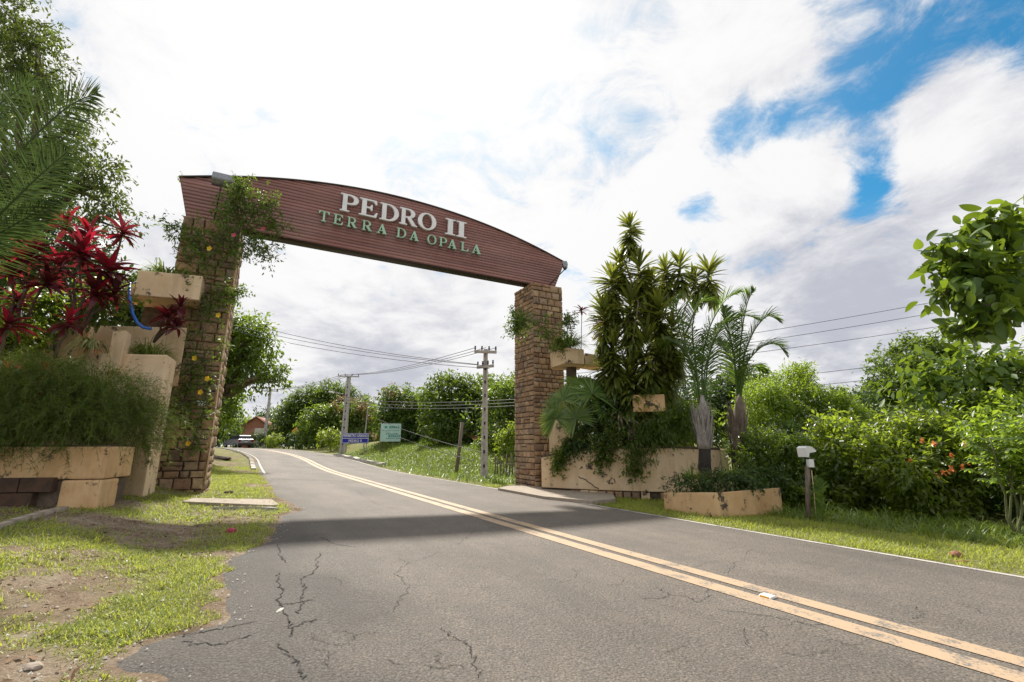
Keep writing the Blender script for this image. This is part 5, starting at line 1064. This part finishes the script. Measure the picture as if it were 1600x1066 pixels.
# ------------------------------------------------------------------ houses
def house(name, label, px0, px1, Y, zt_py, mat, ridge, turned=None):
    a, b = AT(px0, 690, Y), AT(px1, 690, Y + 1.5); w = np.linalg.norm((b - a)[:2]); c = (a + b) / 2; g = float(terr(c[0], c[1])); an = math.atan2(b[1] - a[1], b[0] - a[0]); zt_ = AT((px0 + px1) / 2, zt_py, Y)[2]; hw = zt_ - g
    if turned: e = empty(name, (b[0], b[1], g), math.pi / 2 + .25); D = w; w = turned      # gable end towards the road
    else: e = empty(name, (c[0], c[1], g), an); D = 6.0
    tag(e, label, 'house')
    A = Acc(); A.box((0, D / 2, hw / 2 - .2), (w, D, hw + .4)); put('wall', A.mesh('wall', mat), e)
    hr = ridge; A = Acc(); x = w / 2 + .35; zz = hw + .02
    V = [(-x, -.5, zz - .1), (x, -.5, zz - .1), (x, D / 2, zz + hr), (-x, D / 2, zz + hr), (-x, D + .5, zz - .1), (x, D + .5, zz - .1)]; V += [(p[0], p[1], p[2] + .14) for p in V]
    A.add(V, [(1, 0, 3, 2), (2, 3, 4, 5), (6, 7, 8, 9), (9, 8, 11, 10), (0, 1, 7, 6), (1, 2, 8, 7), (2, 5, 11, 8), (5, 4, 10, 11), (4, 3, 9, 10), (3, 0, 6, 9)]); r = put('roof', A.mesh('roof', 'roof'), e)
    A = Acc(); A.add([(-w / 2, 0, hw), (-w / 2, D, hw), (-w / 2, D / 2, hw + hr - .05), (w / 2, 0, hw), (w / 2, D, hw), (w / 2, D / 2, hw + hr - .05)], [(0, 2, 1), (3, 4, 5)]); put('gable', A.mesh('gable', 'brick'), e)
    wd = put('window', bxmesh('window', (.9, .08, .9), 'grey_wood', .01), e, (-w * .22, -.03, min(hw * .55, 1.6))); put('pane', bxmesh('pane', (.74, .03, .74), 'glass', 0), wd, (0, -.04, 0))
    dr = put('door', bxmesh('door', (.9, .08, 2.0), 'grey_wood', .01), e, (w * .25, -.03, 1.0)); return e
house('brick_house', 'brick house with tiled gable roof beyond the silver car', 386, 424, 76, 668, 'brick', 1.5, 7.0)
house('low_house', 'low house with faded tiled roof behind the grassy mound', 745, 800, 36, 688, 'white_wall', .9)
house('shed', 'dark open shed with red roof between blue sign and billboard', 572, 600, 56, 686, 'mortar', .8)
a = AT(398, 690, 70); o = put('garden_wall', bxmesh('garden_wall', (2.0, .25, 3.0), 'white_wall', .03), None, (AT(407, 690, 70)[0], 70, float(terr(*AT(407, 690, 70)[:2])) + 1.5)); tag(o, 'tall white wall section next to the brick house', 'wall')
def dish():
    p = AT(455, 636, 78); e = empty('satellite_dish', tuple(p)); tag(e, 'large pale satellite dish showing over the house and trees', 'satellite dish'); A = Acc(); V = [(0, 0, 0)]; F3 = []; n = 20
    for r in (.5, 1.0):
        for k in range(n): V.append((1.2 * r * math.cos(k * 6.283 / n), -.45 * r * r, 1.2 * r * math.sin(k * 6.283 / n)))
    F3 = [(0, 1 + k, 1 + (k + 1) % n) for k in range(n)]; F4 = [(1 + k, 1 + n + k, 1 + n + (k + 1) % n, 1 + (k + 1) % n) for k in range(n)]
    put('reflector', npmesh('reflector', V, [np.array(F3), np.array(F4)], 'dish', smooth=True), e).rotation_euler = (.4, 0, .4); A.tube([(0, .1, -.3), (0, .3, -2), (0, .3, -6.5)], .09, 8); A.tube([(0, 0, 0), (0, -1.0, .3)], .03, 6); put('mast', A.mesh('mast', 'steel'), e)
dish()

# ------------------------------------------------------------------ poles, wires
def pole(label, base, top, w0, w1, arms, lamp=None):
    base = np.array(base); top = np.array(top); e = empty('utility_pole', tuple(base)); tag(e, label, 'pole'); H = top[2] - base[2]
    bm = bmesh.new(); nseg = 10; rings = []
    for i in range(nseg + 1):
        t = i / nseg; w = w0 + (w1 - w0) * t; z = -.3 + (H + .3) * t; q = .32
        rings.append([bm.verts.new((x * w / 2, y * w / 2 * .8, z)) for x, y in ((-1, -1), (-q, -1), (-q, -.7), (q, -.7), (q, -1), (1, -1), (1, 1), (-1, 1))])
    for a, b in zip(rings[:-1], rings[1:]):
        for i in range(8): bm.faces.new((a[i], a[(i + 1) % 8], b[(i + 1) % 8], b[i]))
    bm.faces.new(rings[-1]); bmesh.ops.recalc_face_normals(bm, faces=bm.faces); me = bpy.data.meshes.new('shaft'); bm.to_mesh(me); bm.free(); me.materials.append(M['pole']); put('shaft', me, e)
    rec = bxmesh('step_hole_shade', (w0 * .3, .03, .14), 'dark_trim', 0)  # solid dark blocks, coloured as the shade inside the pole's step holes
    for i in range(1, 9): put('step_hole_shade', rec, e, (0, -(w0 + (w1 - w0) * i / 9.5) * .28 - .012, H * i / 9.5))
    for z, L, rz in arms:
        c = put('crossarm', bxmesh('crossarm', (L, .1, .13), 'pole', .015), e, (0, -.14, H + z)); c.rotation_euler = (0, 0, rz)
        for x in (-.46, -.16, .16, .46):
            A = Acc(); A.tube([(0, 0, 0), (0, 0, .1), (0, 0, .13), (0, 0, .2)], [.02, .05, .03, .045], 8); put('insulator', A.mesh('insulator', 'dark_trim', True), c, (x * L, 0, .065))
    if lamp:
        A = Acc(); A.tube([(0, -.1, H * lamp), (-.6, -.4, H * lamp + .25), (-1.2, -.7, H * lamp + .35)], .03, 6); ar = put('lamp_arm', A.mesh('lamp_arm', 'steel', True), e); put('lamp_head', bxmesh('lamp_head', (.5, .2, .14), 'sign_white', .05), ar, (-1.35, -.75, H * lamp + .36)).rotation_euler = (0, .15, .4)
    return e
pA = atg(757, 21.0); tA = AT(766, 546, 21.0); pole('square concrete utility pole beside the bare stone pillar', pA, (pA[0], pA[1], tA[2]), .33, .19, [(-.15, 1.05, .15), (-.85, .9, -.5)])
pB = atg(537, 46); tB = AT(543, 587, 46); pole('concrete pole with street lamp behind the blue town sign', pB, (pB[0], pB[1], tB[2]), .58, .34, [(-.1, 2.1, .2)], .72)
pC = atg(413, 62); tC = AT(417, 610, 62); pole('thin distant pole next to the brick house', pC, (pC[0], pC[1], tC[2]), .40, .24, [(-.1, 2.2, .2)])
def wire(label, a, b, sag, r=.014):
    a = np.array(a); b = np.array(b); t = np.linspace(0, 1, 22)[:, None]; P = a + (b - a) * t; P[:, 2] -= (4 * sag * t * (1 - t))[:, 0]; A = Acc(); A.tube(P, r, 5, False); o = put('overhead_wire', A.mesh('overhead_wire', 'wire')); tag(o, label, 'wire', 'overhead wires')
zA, zB, zC = tA[2], tB[2], tC[2]
for k, dz in enumerate((-.75, -.8, -.95)): wire(('uppermost', 'middle', 'lowest')[k] + ' of three wires rising from the square pole towards the leaning tree', (pA[0] - .4 + .3 * k, pA[1] - .2, zA + dz), AT(330, 490 + 9 * k, 25), .35)
for k in range(3): wire(('near', 'middle', 'far')[k] + ' wire from the street lamp pole top to the square pole', (pB[0] - .6 + .55 * k, pB[1], zB + .12), (pA[0] - .5 + .5 * k, pA[1], zA + .08), .35, .016)
for k in range(3): wire(('near', 'middle', 'far')[k] + ' wire from the distant thin pole to the street lamp pole', (pC[0] - .8 + .7 * k, pC[1], zC + .12), (pB[0] - .6 + .55 * k, pB[1], zB + .12), .4, .022)
for k in range(3): wire(('top', 'middle', 'bottom')[k] + ' of the telephone cables crossing low past the square pole', (pB[0], pB[1], zB - 2.2 - .3 * k), AT(840, 622 + 5 * k, 20.5), .35, .018)
for k, (a, b) in enumerate((((590, 655, 34), (757, 708, 20.8)), ((590, 668, 34), (740, 720, 21.0)))): wire(('upper', 'lower')[k] + ' slanting guy wire behind the mint billboard', AT(*a), AT(*b), .15, .016)
for k, (a, b) in enumerate((((840, 570, 22), (1700, 425, 20)), ((840, 580, 22), (1700, 445, 20)), ((840, 590, 22), (1700, 472, 20)), ((830, 625, 22), (1720, 525, 20)), ((830, 640, 22), (1720, 548, 20)), ((830, 655, 22), (1720, 570, 20)))):
    wire(('highest', 'second', 'third', 'fourth', 'fifth', 'lowest')[k] + ' of the wires running over the roadside thicket', AT(*a), AT(*b), .25, .012)
# ------------------------------------------------------------------ signs
def textmesh(body, size, mat, ext=.004):
    cu = bpy.data.curves.new('text', 'FONT'); cu.body = body; cu.size = size; cu.align_x = 'CENTER'; cu.align_y = 'CENTER'; cu.extrude = ext; cu.offset = size * .018; o = bpy.data.objects.new('tmp', cu); me = bpy.data.meshes.new_from_object(o); bpy.data.objects.remove(o); bpy.data.curves.remove(cu); me.materials.clear(); me.materials.append(M[mat]); return me
def board(name, label, px0, px1, py0, py1, Y, face, rz, posts, texts, border=None, pm='grey_wood'):
    a, b = AT(px0, (py0 + py1) / 2, Y), AT(px1, (py0 + py1) / 2, Y); w = (b - a)[0] / math.cos(rz); c = (a + b) / 2; h = AT(px0, py0, Y)[2] - AT(px0, py1, Y)[2]; g = float(terr(c[0], c[1])); zc = AT((px0 + px1) / 2, (py0 + py1) / 2, Y)[2]
    e = empty(name, (c[0], c[1], g), rz); tag(e, label, 'sign'); pn = put('panel', bxmesh('panel', (w, .05, h), face, .008), e, (0, 0, zc - g))
    if border:
        for nm, d, l in ((('frame_bar'), (w - .04, .01, .035), (0, -.028, h / 2 - .05)), (('frame_bar'), (w - .04, .01, .035), (0, -.028, -h / 2 + .05)), (('frame_bar'), (w - .04, .01, .045), (0, -.028, 0)), (('frame_bar'), (.035, .01, h - .16), (-w / 2 + .05, -.028, 0)), (('frame_bar'), (.035, .01, h - .16), (w / 2 - .05, -.028, 0))): put(nm, bxmesh(nm, d, border, 0), pn, l)
    for x in posts: put('post', bxmesh('post', (.09, .07, zc - g + h * .3 + .3), pm, .01), e, (x * w, .07, (zc - g + h * .3 - .3) / 2))
    for body, x, z, hh, mt, wmax in texts:
        me = textmesh(body, hh * h * 1.35, mt); xs = [v.co.x for v in me.vertices]; cw = max(xs) - min(xs); o = put('lettering', me, pn, (x * w, -.031, z * h)); o.rotation_euler = (math.pi / 2, 0, 0); o.scale.x = wmax * w / cw
    return e, pn, w, h
board('town_sign', 'blue road sign with white lettering at the grassy mound', 535, 575.5, 677, 693, 43, 'sign_blue', .12, (-.42, .42), [('PERÍMETRO URBANO', 0, .24, .26, 'sign_white', .90), ('PEDRO II', 0, -.25, .24, 'sign_white', .48)], 'sign_white', 'pole')
e, pn, w, h = board('billboard', 'mint green billboard with teal lettering on the grassy mound', 595, 626, 662, 690, 42, 'sign_mint', .1, (-.45, .45, .12), [], None)
# the lettering on the billboard is too far off to read: soft bars of teal stand where its lines are
for x, z, ww, hh in ((.16, .30, .52, .15), (-.24, .30, .16, .12), (0, .11, .86, .03), (.05, -.08, .60, .07), (.18, -.20, .58, .13), (.12, -.33, .66, .04)):
    n = max(1, int(ww * w / .16)); 
    for k in range(n): put('lettering', bxmesh('lettering', (ww * w / n * rng.uniform(.6, .92), .008, hh * h * rng.uniform(.75, 1)), 'sign_teal', 0), pn, ((x - ww / 2 + ww * (k + .5) / n) * w, -.03, z * h))
p = atg(461, 56); e = empty('warning_sign', tuple(p)); tag(e, 'small yellow diamond warning sign on a white post by the far verge', 'sign'); put('post', bxmesh('post', (.09, .07, 2.1), 'sign_white', .01), e, (0, 0, 1.0)); d_ = put('diamond', bxmesh('diamond', (.75, .04, .75), 'sign_yellow', .02), e, (0, -.06, 2.1)); d_.rotation_euler = (0, math.pi / 4, 0)
o = put('bare_post', bxmesh('bare_post', (.1, .1, 3.9), 'pole', .02), None, (AT(570, 690, 46)[0], 46, float(terr(*AT(570, 690, 46)[:2])) + 1.75)); o.rotation_euler = (.02, .05, 0); tag(o, 'thin pale concrete post standing behind the blue sign', 'post')
b = atg(713, 23.5); t = AT(722, 660, 23.5); A = Acc(); A.tube([b - np.array([0, 0, .2]), (b + t) / 2 + np.array([.03, 0, 0]), t], [.1, .09, .08], 8); o = put('wooden_post', A.mesh('wooden_post', 'grey_wood', True)); tag(o, 'weathered wooden post leaning on the grassy mound', 'post')
# stick fence
fe = empty('stick_fence', tuple(atg(790, 22.5))); tag(fe, 'rough fence of upright sticks between square pole and bare stone pillar', 'fence')
for k in range(16):
    px = 773 + k * 4.6; b = atg(px, 22.6 + .1 * math.sin(k)); hh = .95 + .25 * rng.random(); A = Acc(); A.tube([(0, 0, -.1), (rng.normal() * .02, 0, hh / 2), (rng.normal() * .05, 0, hh)], [.04, .036, .026], 6); o = under('stick', A.mesh('stick', 'grey_wood'), fe); o.location = Vector(b) - fe.location
A = Acc(); A.tube([atg(770, 22.65, .7), atg(810, 22.65, .68), atg(850, 22.65, .7)], .015, 5); under('rail_wire', A.mesh('rail_wire', 'wire'), fe)
# whitewashed kerb stones
kb = bxmesh('kerb_stone', (1, 1, 1), 'kerb_white', .09); ke = empty('stone_kerb', tuple(xy(26, 8.6)) + (0,)); tag(ke, 'short row of whitewashed kerb stones on the verge below the signs', 'kerb')
p0, p1 = GT(524, 712), GT(600, 729)
for k in range(11):
    f = (k + .5) / 11; c = p0 + (p1 - p0) * f; z = float(terr(c[0], c[1])); L = np.linalg.norm(p1 - p0) / 11; o = under('kerb_stone', kb, ke); o.location = Vector((c[0], c[1], z + .06)) - ke.location; o.scale = (L * rng.uniform(.85, .97), .35, .26 + .06 * rng.random()); o.rotation_euler = (rng.normal() * .06, rng.normal() * .06, math.atan2(p1[1] - p0[1], p1[0] - p0[0]) + rng.normal() * .06)
le = empty('road_kerb', tuple(xy(30, .5)) + (0,)); tag(le, 'pale broken kerb along the grass verge past the near pillar', 'kerb')
for k in range(18):
    s = 27 + k * 1.55; x, y = xy(s, .62); x2, y2 = xy(s + 1.5, .62); o = under('kerb_stone', kb, le); o.location = Vector(((x + x2) / 2, (y + y2) / 2, float(road_z(s, .6)) + .02)) - le.location; o.scale = (1.45, .22, .22); o.rotation_euler = (0, 0, math.atan2(y2 - y, x2 - x))

# ------------------------------------------------------------------ car
def car():
    s = 64.2; x, y = xy(s, 5.6); x2, y2 = xy(s + 1, 5.6); an = math.atan2(y2 - y, x2 - x) - math.pi / 2; e = empty('car', (x, y, float(road_z(s, 5.6)) + .014), an); tag(e, 'silver hatchback driving away round the bend', 'car')
    # side profile (y forward, z), body lofted across three widths
    prof = [(-2.0, .35), (-2.05, .6), (-2.02, .92), (-1.9, 1.0), (-.2, .98), (.9, .95), (1.8, .78), (2.0, .55), (1.98, .32)]; bm = bmesh.new(); R3 = []
    for xx, sh in ((-.84, .0), (-.80, .04), (.80, .04), (.84, .0)): R3.append([bm.verts.new((xx, yy, zz + (sh if zz > .7 else 0))) for yy, zz in prof])
    n = len(prof)
    for a, b in zip(R3[:-1], R3[1:]):
        for i in range(n): bm.faces.new((a[i], a[(i + 1) % n], b[(i + 1) % n], b[i]))
    bm.faces.new(R3[0]); bm.faces.new(list(reversed(R3[-1]))); bmesh.ops.recalc_face_normals(bm, faces=bm.faces); bmesh.ops.bevel(bm, geom=list(bm.edges), offset=.03, segments=2, affect='EDGES'); me = bpy.data.meshes.new('body'); bm.to_mesh(me); bm.free(); me.materials.append(M['car_paint']); put('body', me, e)
    def cab(name, mat, pr, w0, w1):
        bm = bmesh.new(); a = [bm.verts.new((-(w0 if z < 1.1 else w1), y_, z)) for y_, z in pr]; b = [bm.verts.new(((w0 if z < 1.1 else w1), y_, z)) for y_, z in pr]; m = len(pr); bm.faces.new(a); bm.faces.new(list(reversed(b)))
        for i in range(m): bm.faces.new((a[i], a[(i + 1) % m], b[(i + 1) % m], b[i]))
        bmesh.ops.recalc_face_normals(bm, faces=bm.faces); bmesh.ops.bevel(bm, geom=list(bm.edges), offset=.02, segments=2, affect='EDGES'); me = bpy.data.meshes.new(name); bm.to_mesh(me); bm.free(); me.materials.append(M[mat]); return put(name, me, e)
    cab('windows', 'glass', [(-1.95, .98), (-1.68, 1.40), (.25, 1.40), (.95, .97)], .78, .64); cab('roof', 'car_paint', [(-1.72, 1.37), (-1.6, 1.46), (.15, 1.46), (.30, 1.37)], .66, .62)
    for sx in (-1, 1):
        put('tail_lamp', bxmesh('tail_lamp', (.2, .06, .26), 'red_glass', .02), e, (sx * .70, -2.03, .80))
        for yy in (-1.25, 1.3):
            A = Acc(); A.tube([(-.1, 0, 0), (.1, 0, 0)], .30, 16); wv = put('wheel', A.mesh('wheel', 'black', True), e, (sx * .78, yy, .30)); A = Acc(); A.tube([(-.012, 0, 0), (.012, 0, 0)], .18, 12); put('rim', A.mesh('rim', 'steel'), wv, (sx * .1, 0, 0))
    put('bumper', bxmesh('bumper', (1.62, .16, .26), 'dark_trim', .05), e, (0, -2.05, .42)); put('number_plate', bxmesh('number_plate', (.4, .02, .13), 'plate', .005), e, (0, -2.07, .72))
car()

# ------------------------------------------------------------------ grass, litter
def blades(name, label, s0, s1, o0, o1, n, L, W, mask=None, mat='g_grass', grav=.8, thr=.25, segs=2):
    s = s0 + (s1 - s0) * rng.random(n); o = o0 + (o1 - o0) * rng.random(n); x, y = xy(s, o); keep = np.ones(n, bool)
    if mask is not None: keep &= mask(x, y, s, o) > rng.random(n) * (1 - thr) + thr * .6
    x, y, s, o = x[keep], y[keep], s[keep], o[keep]; z = terr_so(s, o); m = len(x); az = rng.random(m) * 6.28; t = .25 + .9 * rng.random(m); D = np.column_stack([np.cos(az) * t, np.sin(az) * t, np.ones(m)])
    cl = fbm(x * 2.5, y * 2.5, 61); V, F, i = straps(np.column_stack([x, y, z - .005]), D, L * (.45 + .8 * rng.random(m)) * (.6 + .8 * cl), W * (.7 + .6 * rng.random(m)), grav, segs, 'blade'); ob = put(name, npmesh(name, V, F, mat, np.clip(.55 * cl + .5 * rng.random(m), 0, 1)[i])); tag(ob, label, 'grass', None, 'stuff')
mask_l = lambda x, y, s, o: np.where(o < road_left(s) + .10 + .5 * (fbm(x * 5, y * 5, 71) - .45), grass_mask(x, y), 0) * np.where((s > 10.5) | (o > -4.5), 1, 0)
blades('verge_grass', 'short patchy grass on the worn verge by the cracked road edge', 1.7, 7, -4.5, .7, 150000, .055, .0075, mask_l)
blades('verge_grass', 'short green grass between near pillar and road', 7, 30, -4.2, .95, 110000, .085, .013, mask_l, thr=.15)
blades('roadside_grass', 'strip of green grass between white edge line and thicket', -1, 16, 7.72, 13, 130000, .10, .013, lambda x, y, s, o: np.where(o > 7.78 + .12 * fbm(x * 2, y * 2, 5), .9, 0) * (.35 + .65 * fbm(x * 1.5, y * 1.5, 19)))
blades('mound_grass', 'tall green grass on the mound below the signs', 16, 46, 7.9, 22, 90000, .38, .035, lambda x, y, s, o: sstep(7.9, 10.5, o) * .9 + .12, mat='g_tuft', grav=.9, thr=.1)
blades('verge_weeds', 'longer weeds at the foot of the thicket', -1, 8, 10.2, 12.5, 5000, .42, .02, None, 'g_tuft', 1.2, segs=4)
blades('verge_weeds', 'scattered taller weeds and tufts in the worn verge', 2, 14, -4.2, .6, 9000, .13, .010, lambda x, y, s, o: np.where(o < road_left(s) + .05, 1, 0) * (fbm(x * 2.2, y * 2.2, 83) > .60), 'g_tuft', 1.1, 0, 3)
blades('dry_grass', 'dry straw coloured blades mixed into the verge grass', 1.8, 12, -4.3, .6, 26000, .06, .006, lambda x, y, s, o: np.where(o < road_left(s) + .08, .7, 0), 'g_dry', 1.6, .1, 2)
def litter():
    n = 2600; s = 2 + 8 * rng.random(n) ** 1.2; o = road_left(s) - 4.2 * rng.random(n) ** 1.3; x, y = xy(s, o); g = grass_mask(x, y); k = g < .75; x, y = x[k], y[k]; m = len(x); z = terr(x, y) + .006; D = rdir(m) * np.array([1, 1, .2]); V, F, i = leaves(np.column_stack([x, y, z]), D, rdir(m, 2.5), .03 + .04 * rng.random(m), .022); tag(put('leaf_litter', npmesh('leaf_litter', V, F, 'litter', rng.random(m)[i])), 'dry brown leaf litter scattered on the bare verge soil', 'litter', None, 'stuff')
    A = Acc(); n = 5000; s = 2.0 + 9 * rng.random(n) ** 1.4; o = road_left(s) - 4.0 * rng.random(n) + .35; x, y = xy(s, o); r = .004 + .012 * rng.random(n) ** 3; z = np.where(o < road_left(s), terr_so(s, o), road_z(s, o) + .012)
    T = np.array([(1, 0, 0), (0, 1, 0), (-1, 0, 0), (0, -1, 0), (0, 0, .8)]); V = (np.repeat(np.column_stack([x, y, z]), 5, 0).reshape(n, 5, 3) + T * r[:, None, None] * rng.uniform(.6, 1.3, (n, 5, 1))).reshape(-1, 3); b = np.arange(n)[:, None, None] * 5; F = (b + np.array([[0, 1, 4], [1, 2, 4], [2, 3, 4], [3, 0, 4]])).reshape(-1, 3); tag(put('gravel', npmesh('gravel', V, F, 'concrete')), 'small loose gravel along the broken road edge', 'gravel', None, 'stuff')
litter()
def lump(name, label, cat, p, d, mat):
    bm = bmesh.new(); bmesh.ops.create_icosphere(bm, subdivisions=2, radius=.5)
    for v in bm.verts: v.co = Vector((v.co.x * d[0], v.co.y * d[1], v.co.z * d[2])) * (1 + rng.normal() * .09)
    me = bpy.data.meshes.new(name); bm.to_mesh(me); bm.free(); me.materials.append(M[mat]); o = put(name, me, None, (p[0], p[1], p[2] + d[2] * .3)); tag(o, label, cat)
lump('stone_chip', 'pale stone chip lying in the long road crack', 'stone', G(437, 957), (.035, .12, .03), 'kerb_white')
lump('fallen_flower', 'withered pink flower lying on the grass edge', 'flower', GT(361, 832), (.13, .1, .08), 'pink_petal')
lump('broken_brick', 'broken brick lying on the grass strip below the thicket', 'brick', GT(1495, 871), (.16, .1, .1), 'brick')
lump('brick_fragment', 'flat brick fragment next to the broken brick', 'brick', GT(1503, 878), (.2, .08, .03), 'roof')
lump('dirt_clod', 'dark clod of earth on the grass past the near pillar', 'stone', GT(357, 772), (.22, .18, .1), 'block')
lump('soil_heap', 'heap of dark soil on the verge beside the road bend', 'soil heap', GT(345, 718), (1.3, 1.6, .26), 'mortar')
lump('soil_heap', 'dark root ball of earth below the blue town sign', 'soil heap', GT(572, 711), (1.0, .6, .3), 'mortar')
lump('paper_scrap', 'scrap of white paper at the edge line below the thicket', 'litter', G(1515, 890), (.12, .06, .012), 'sign_white')
lump('small_rock', 'brown rock half sunk in the worn verge corner', 'stone', GT(50, 1046), (.10, .07, .04), 'slab')
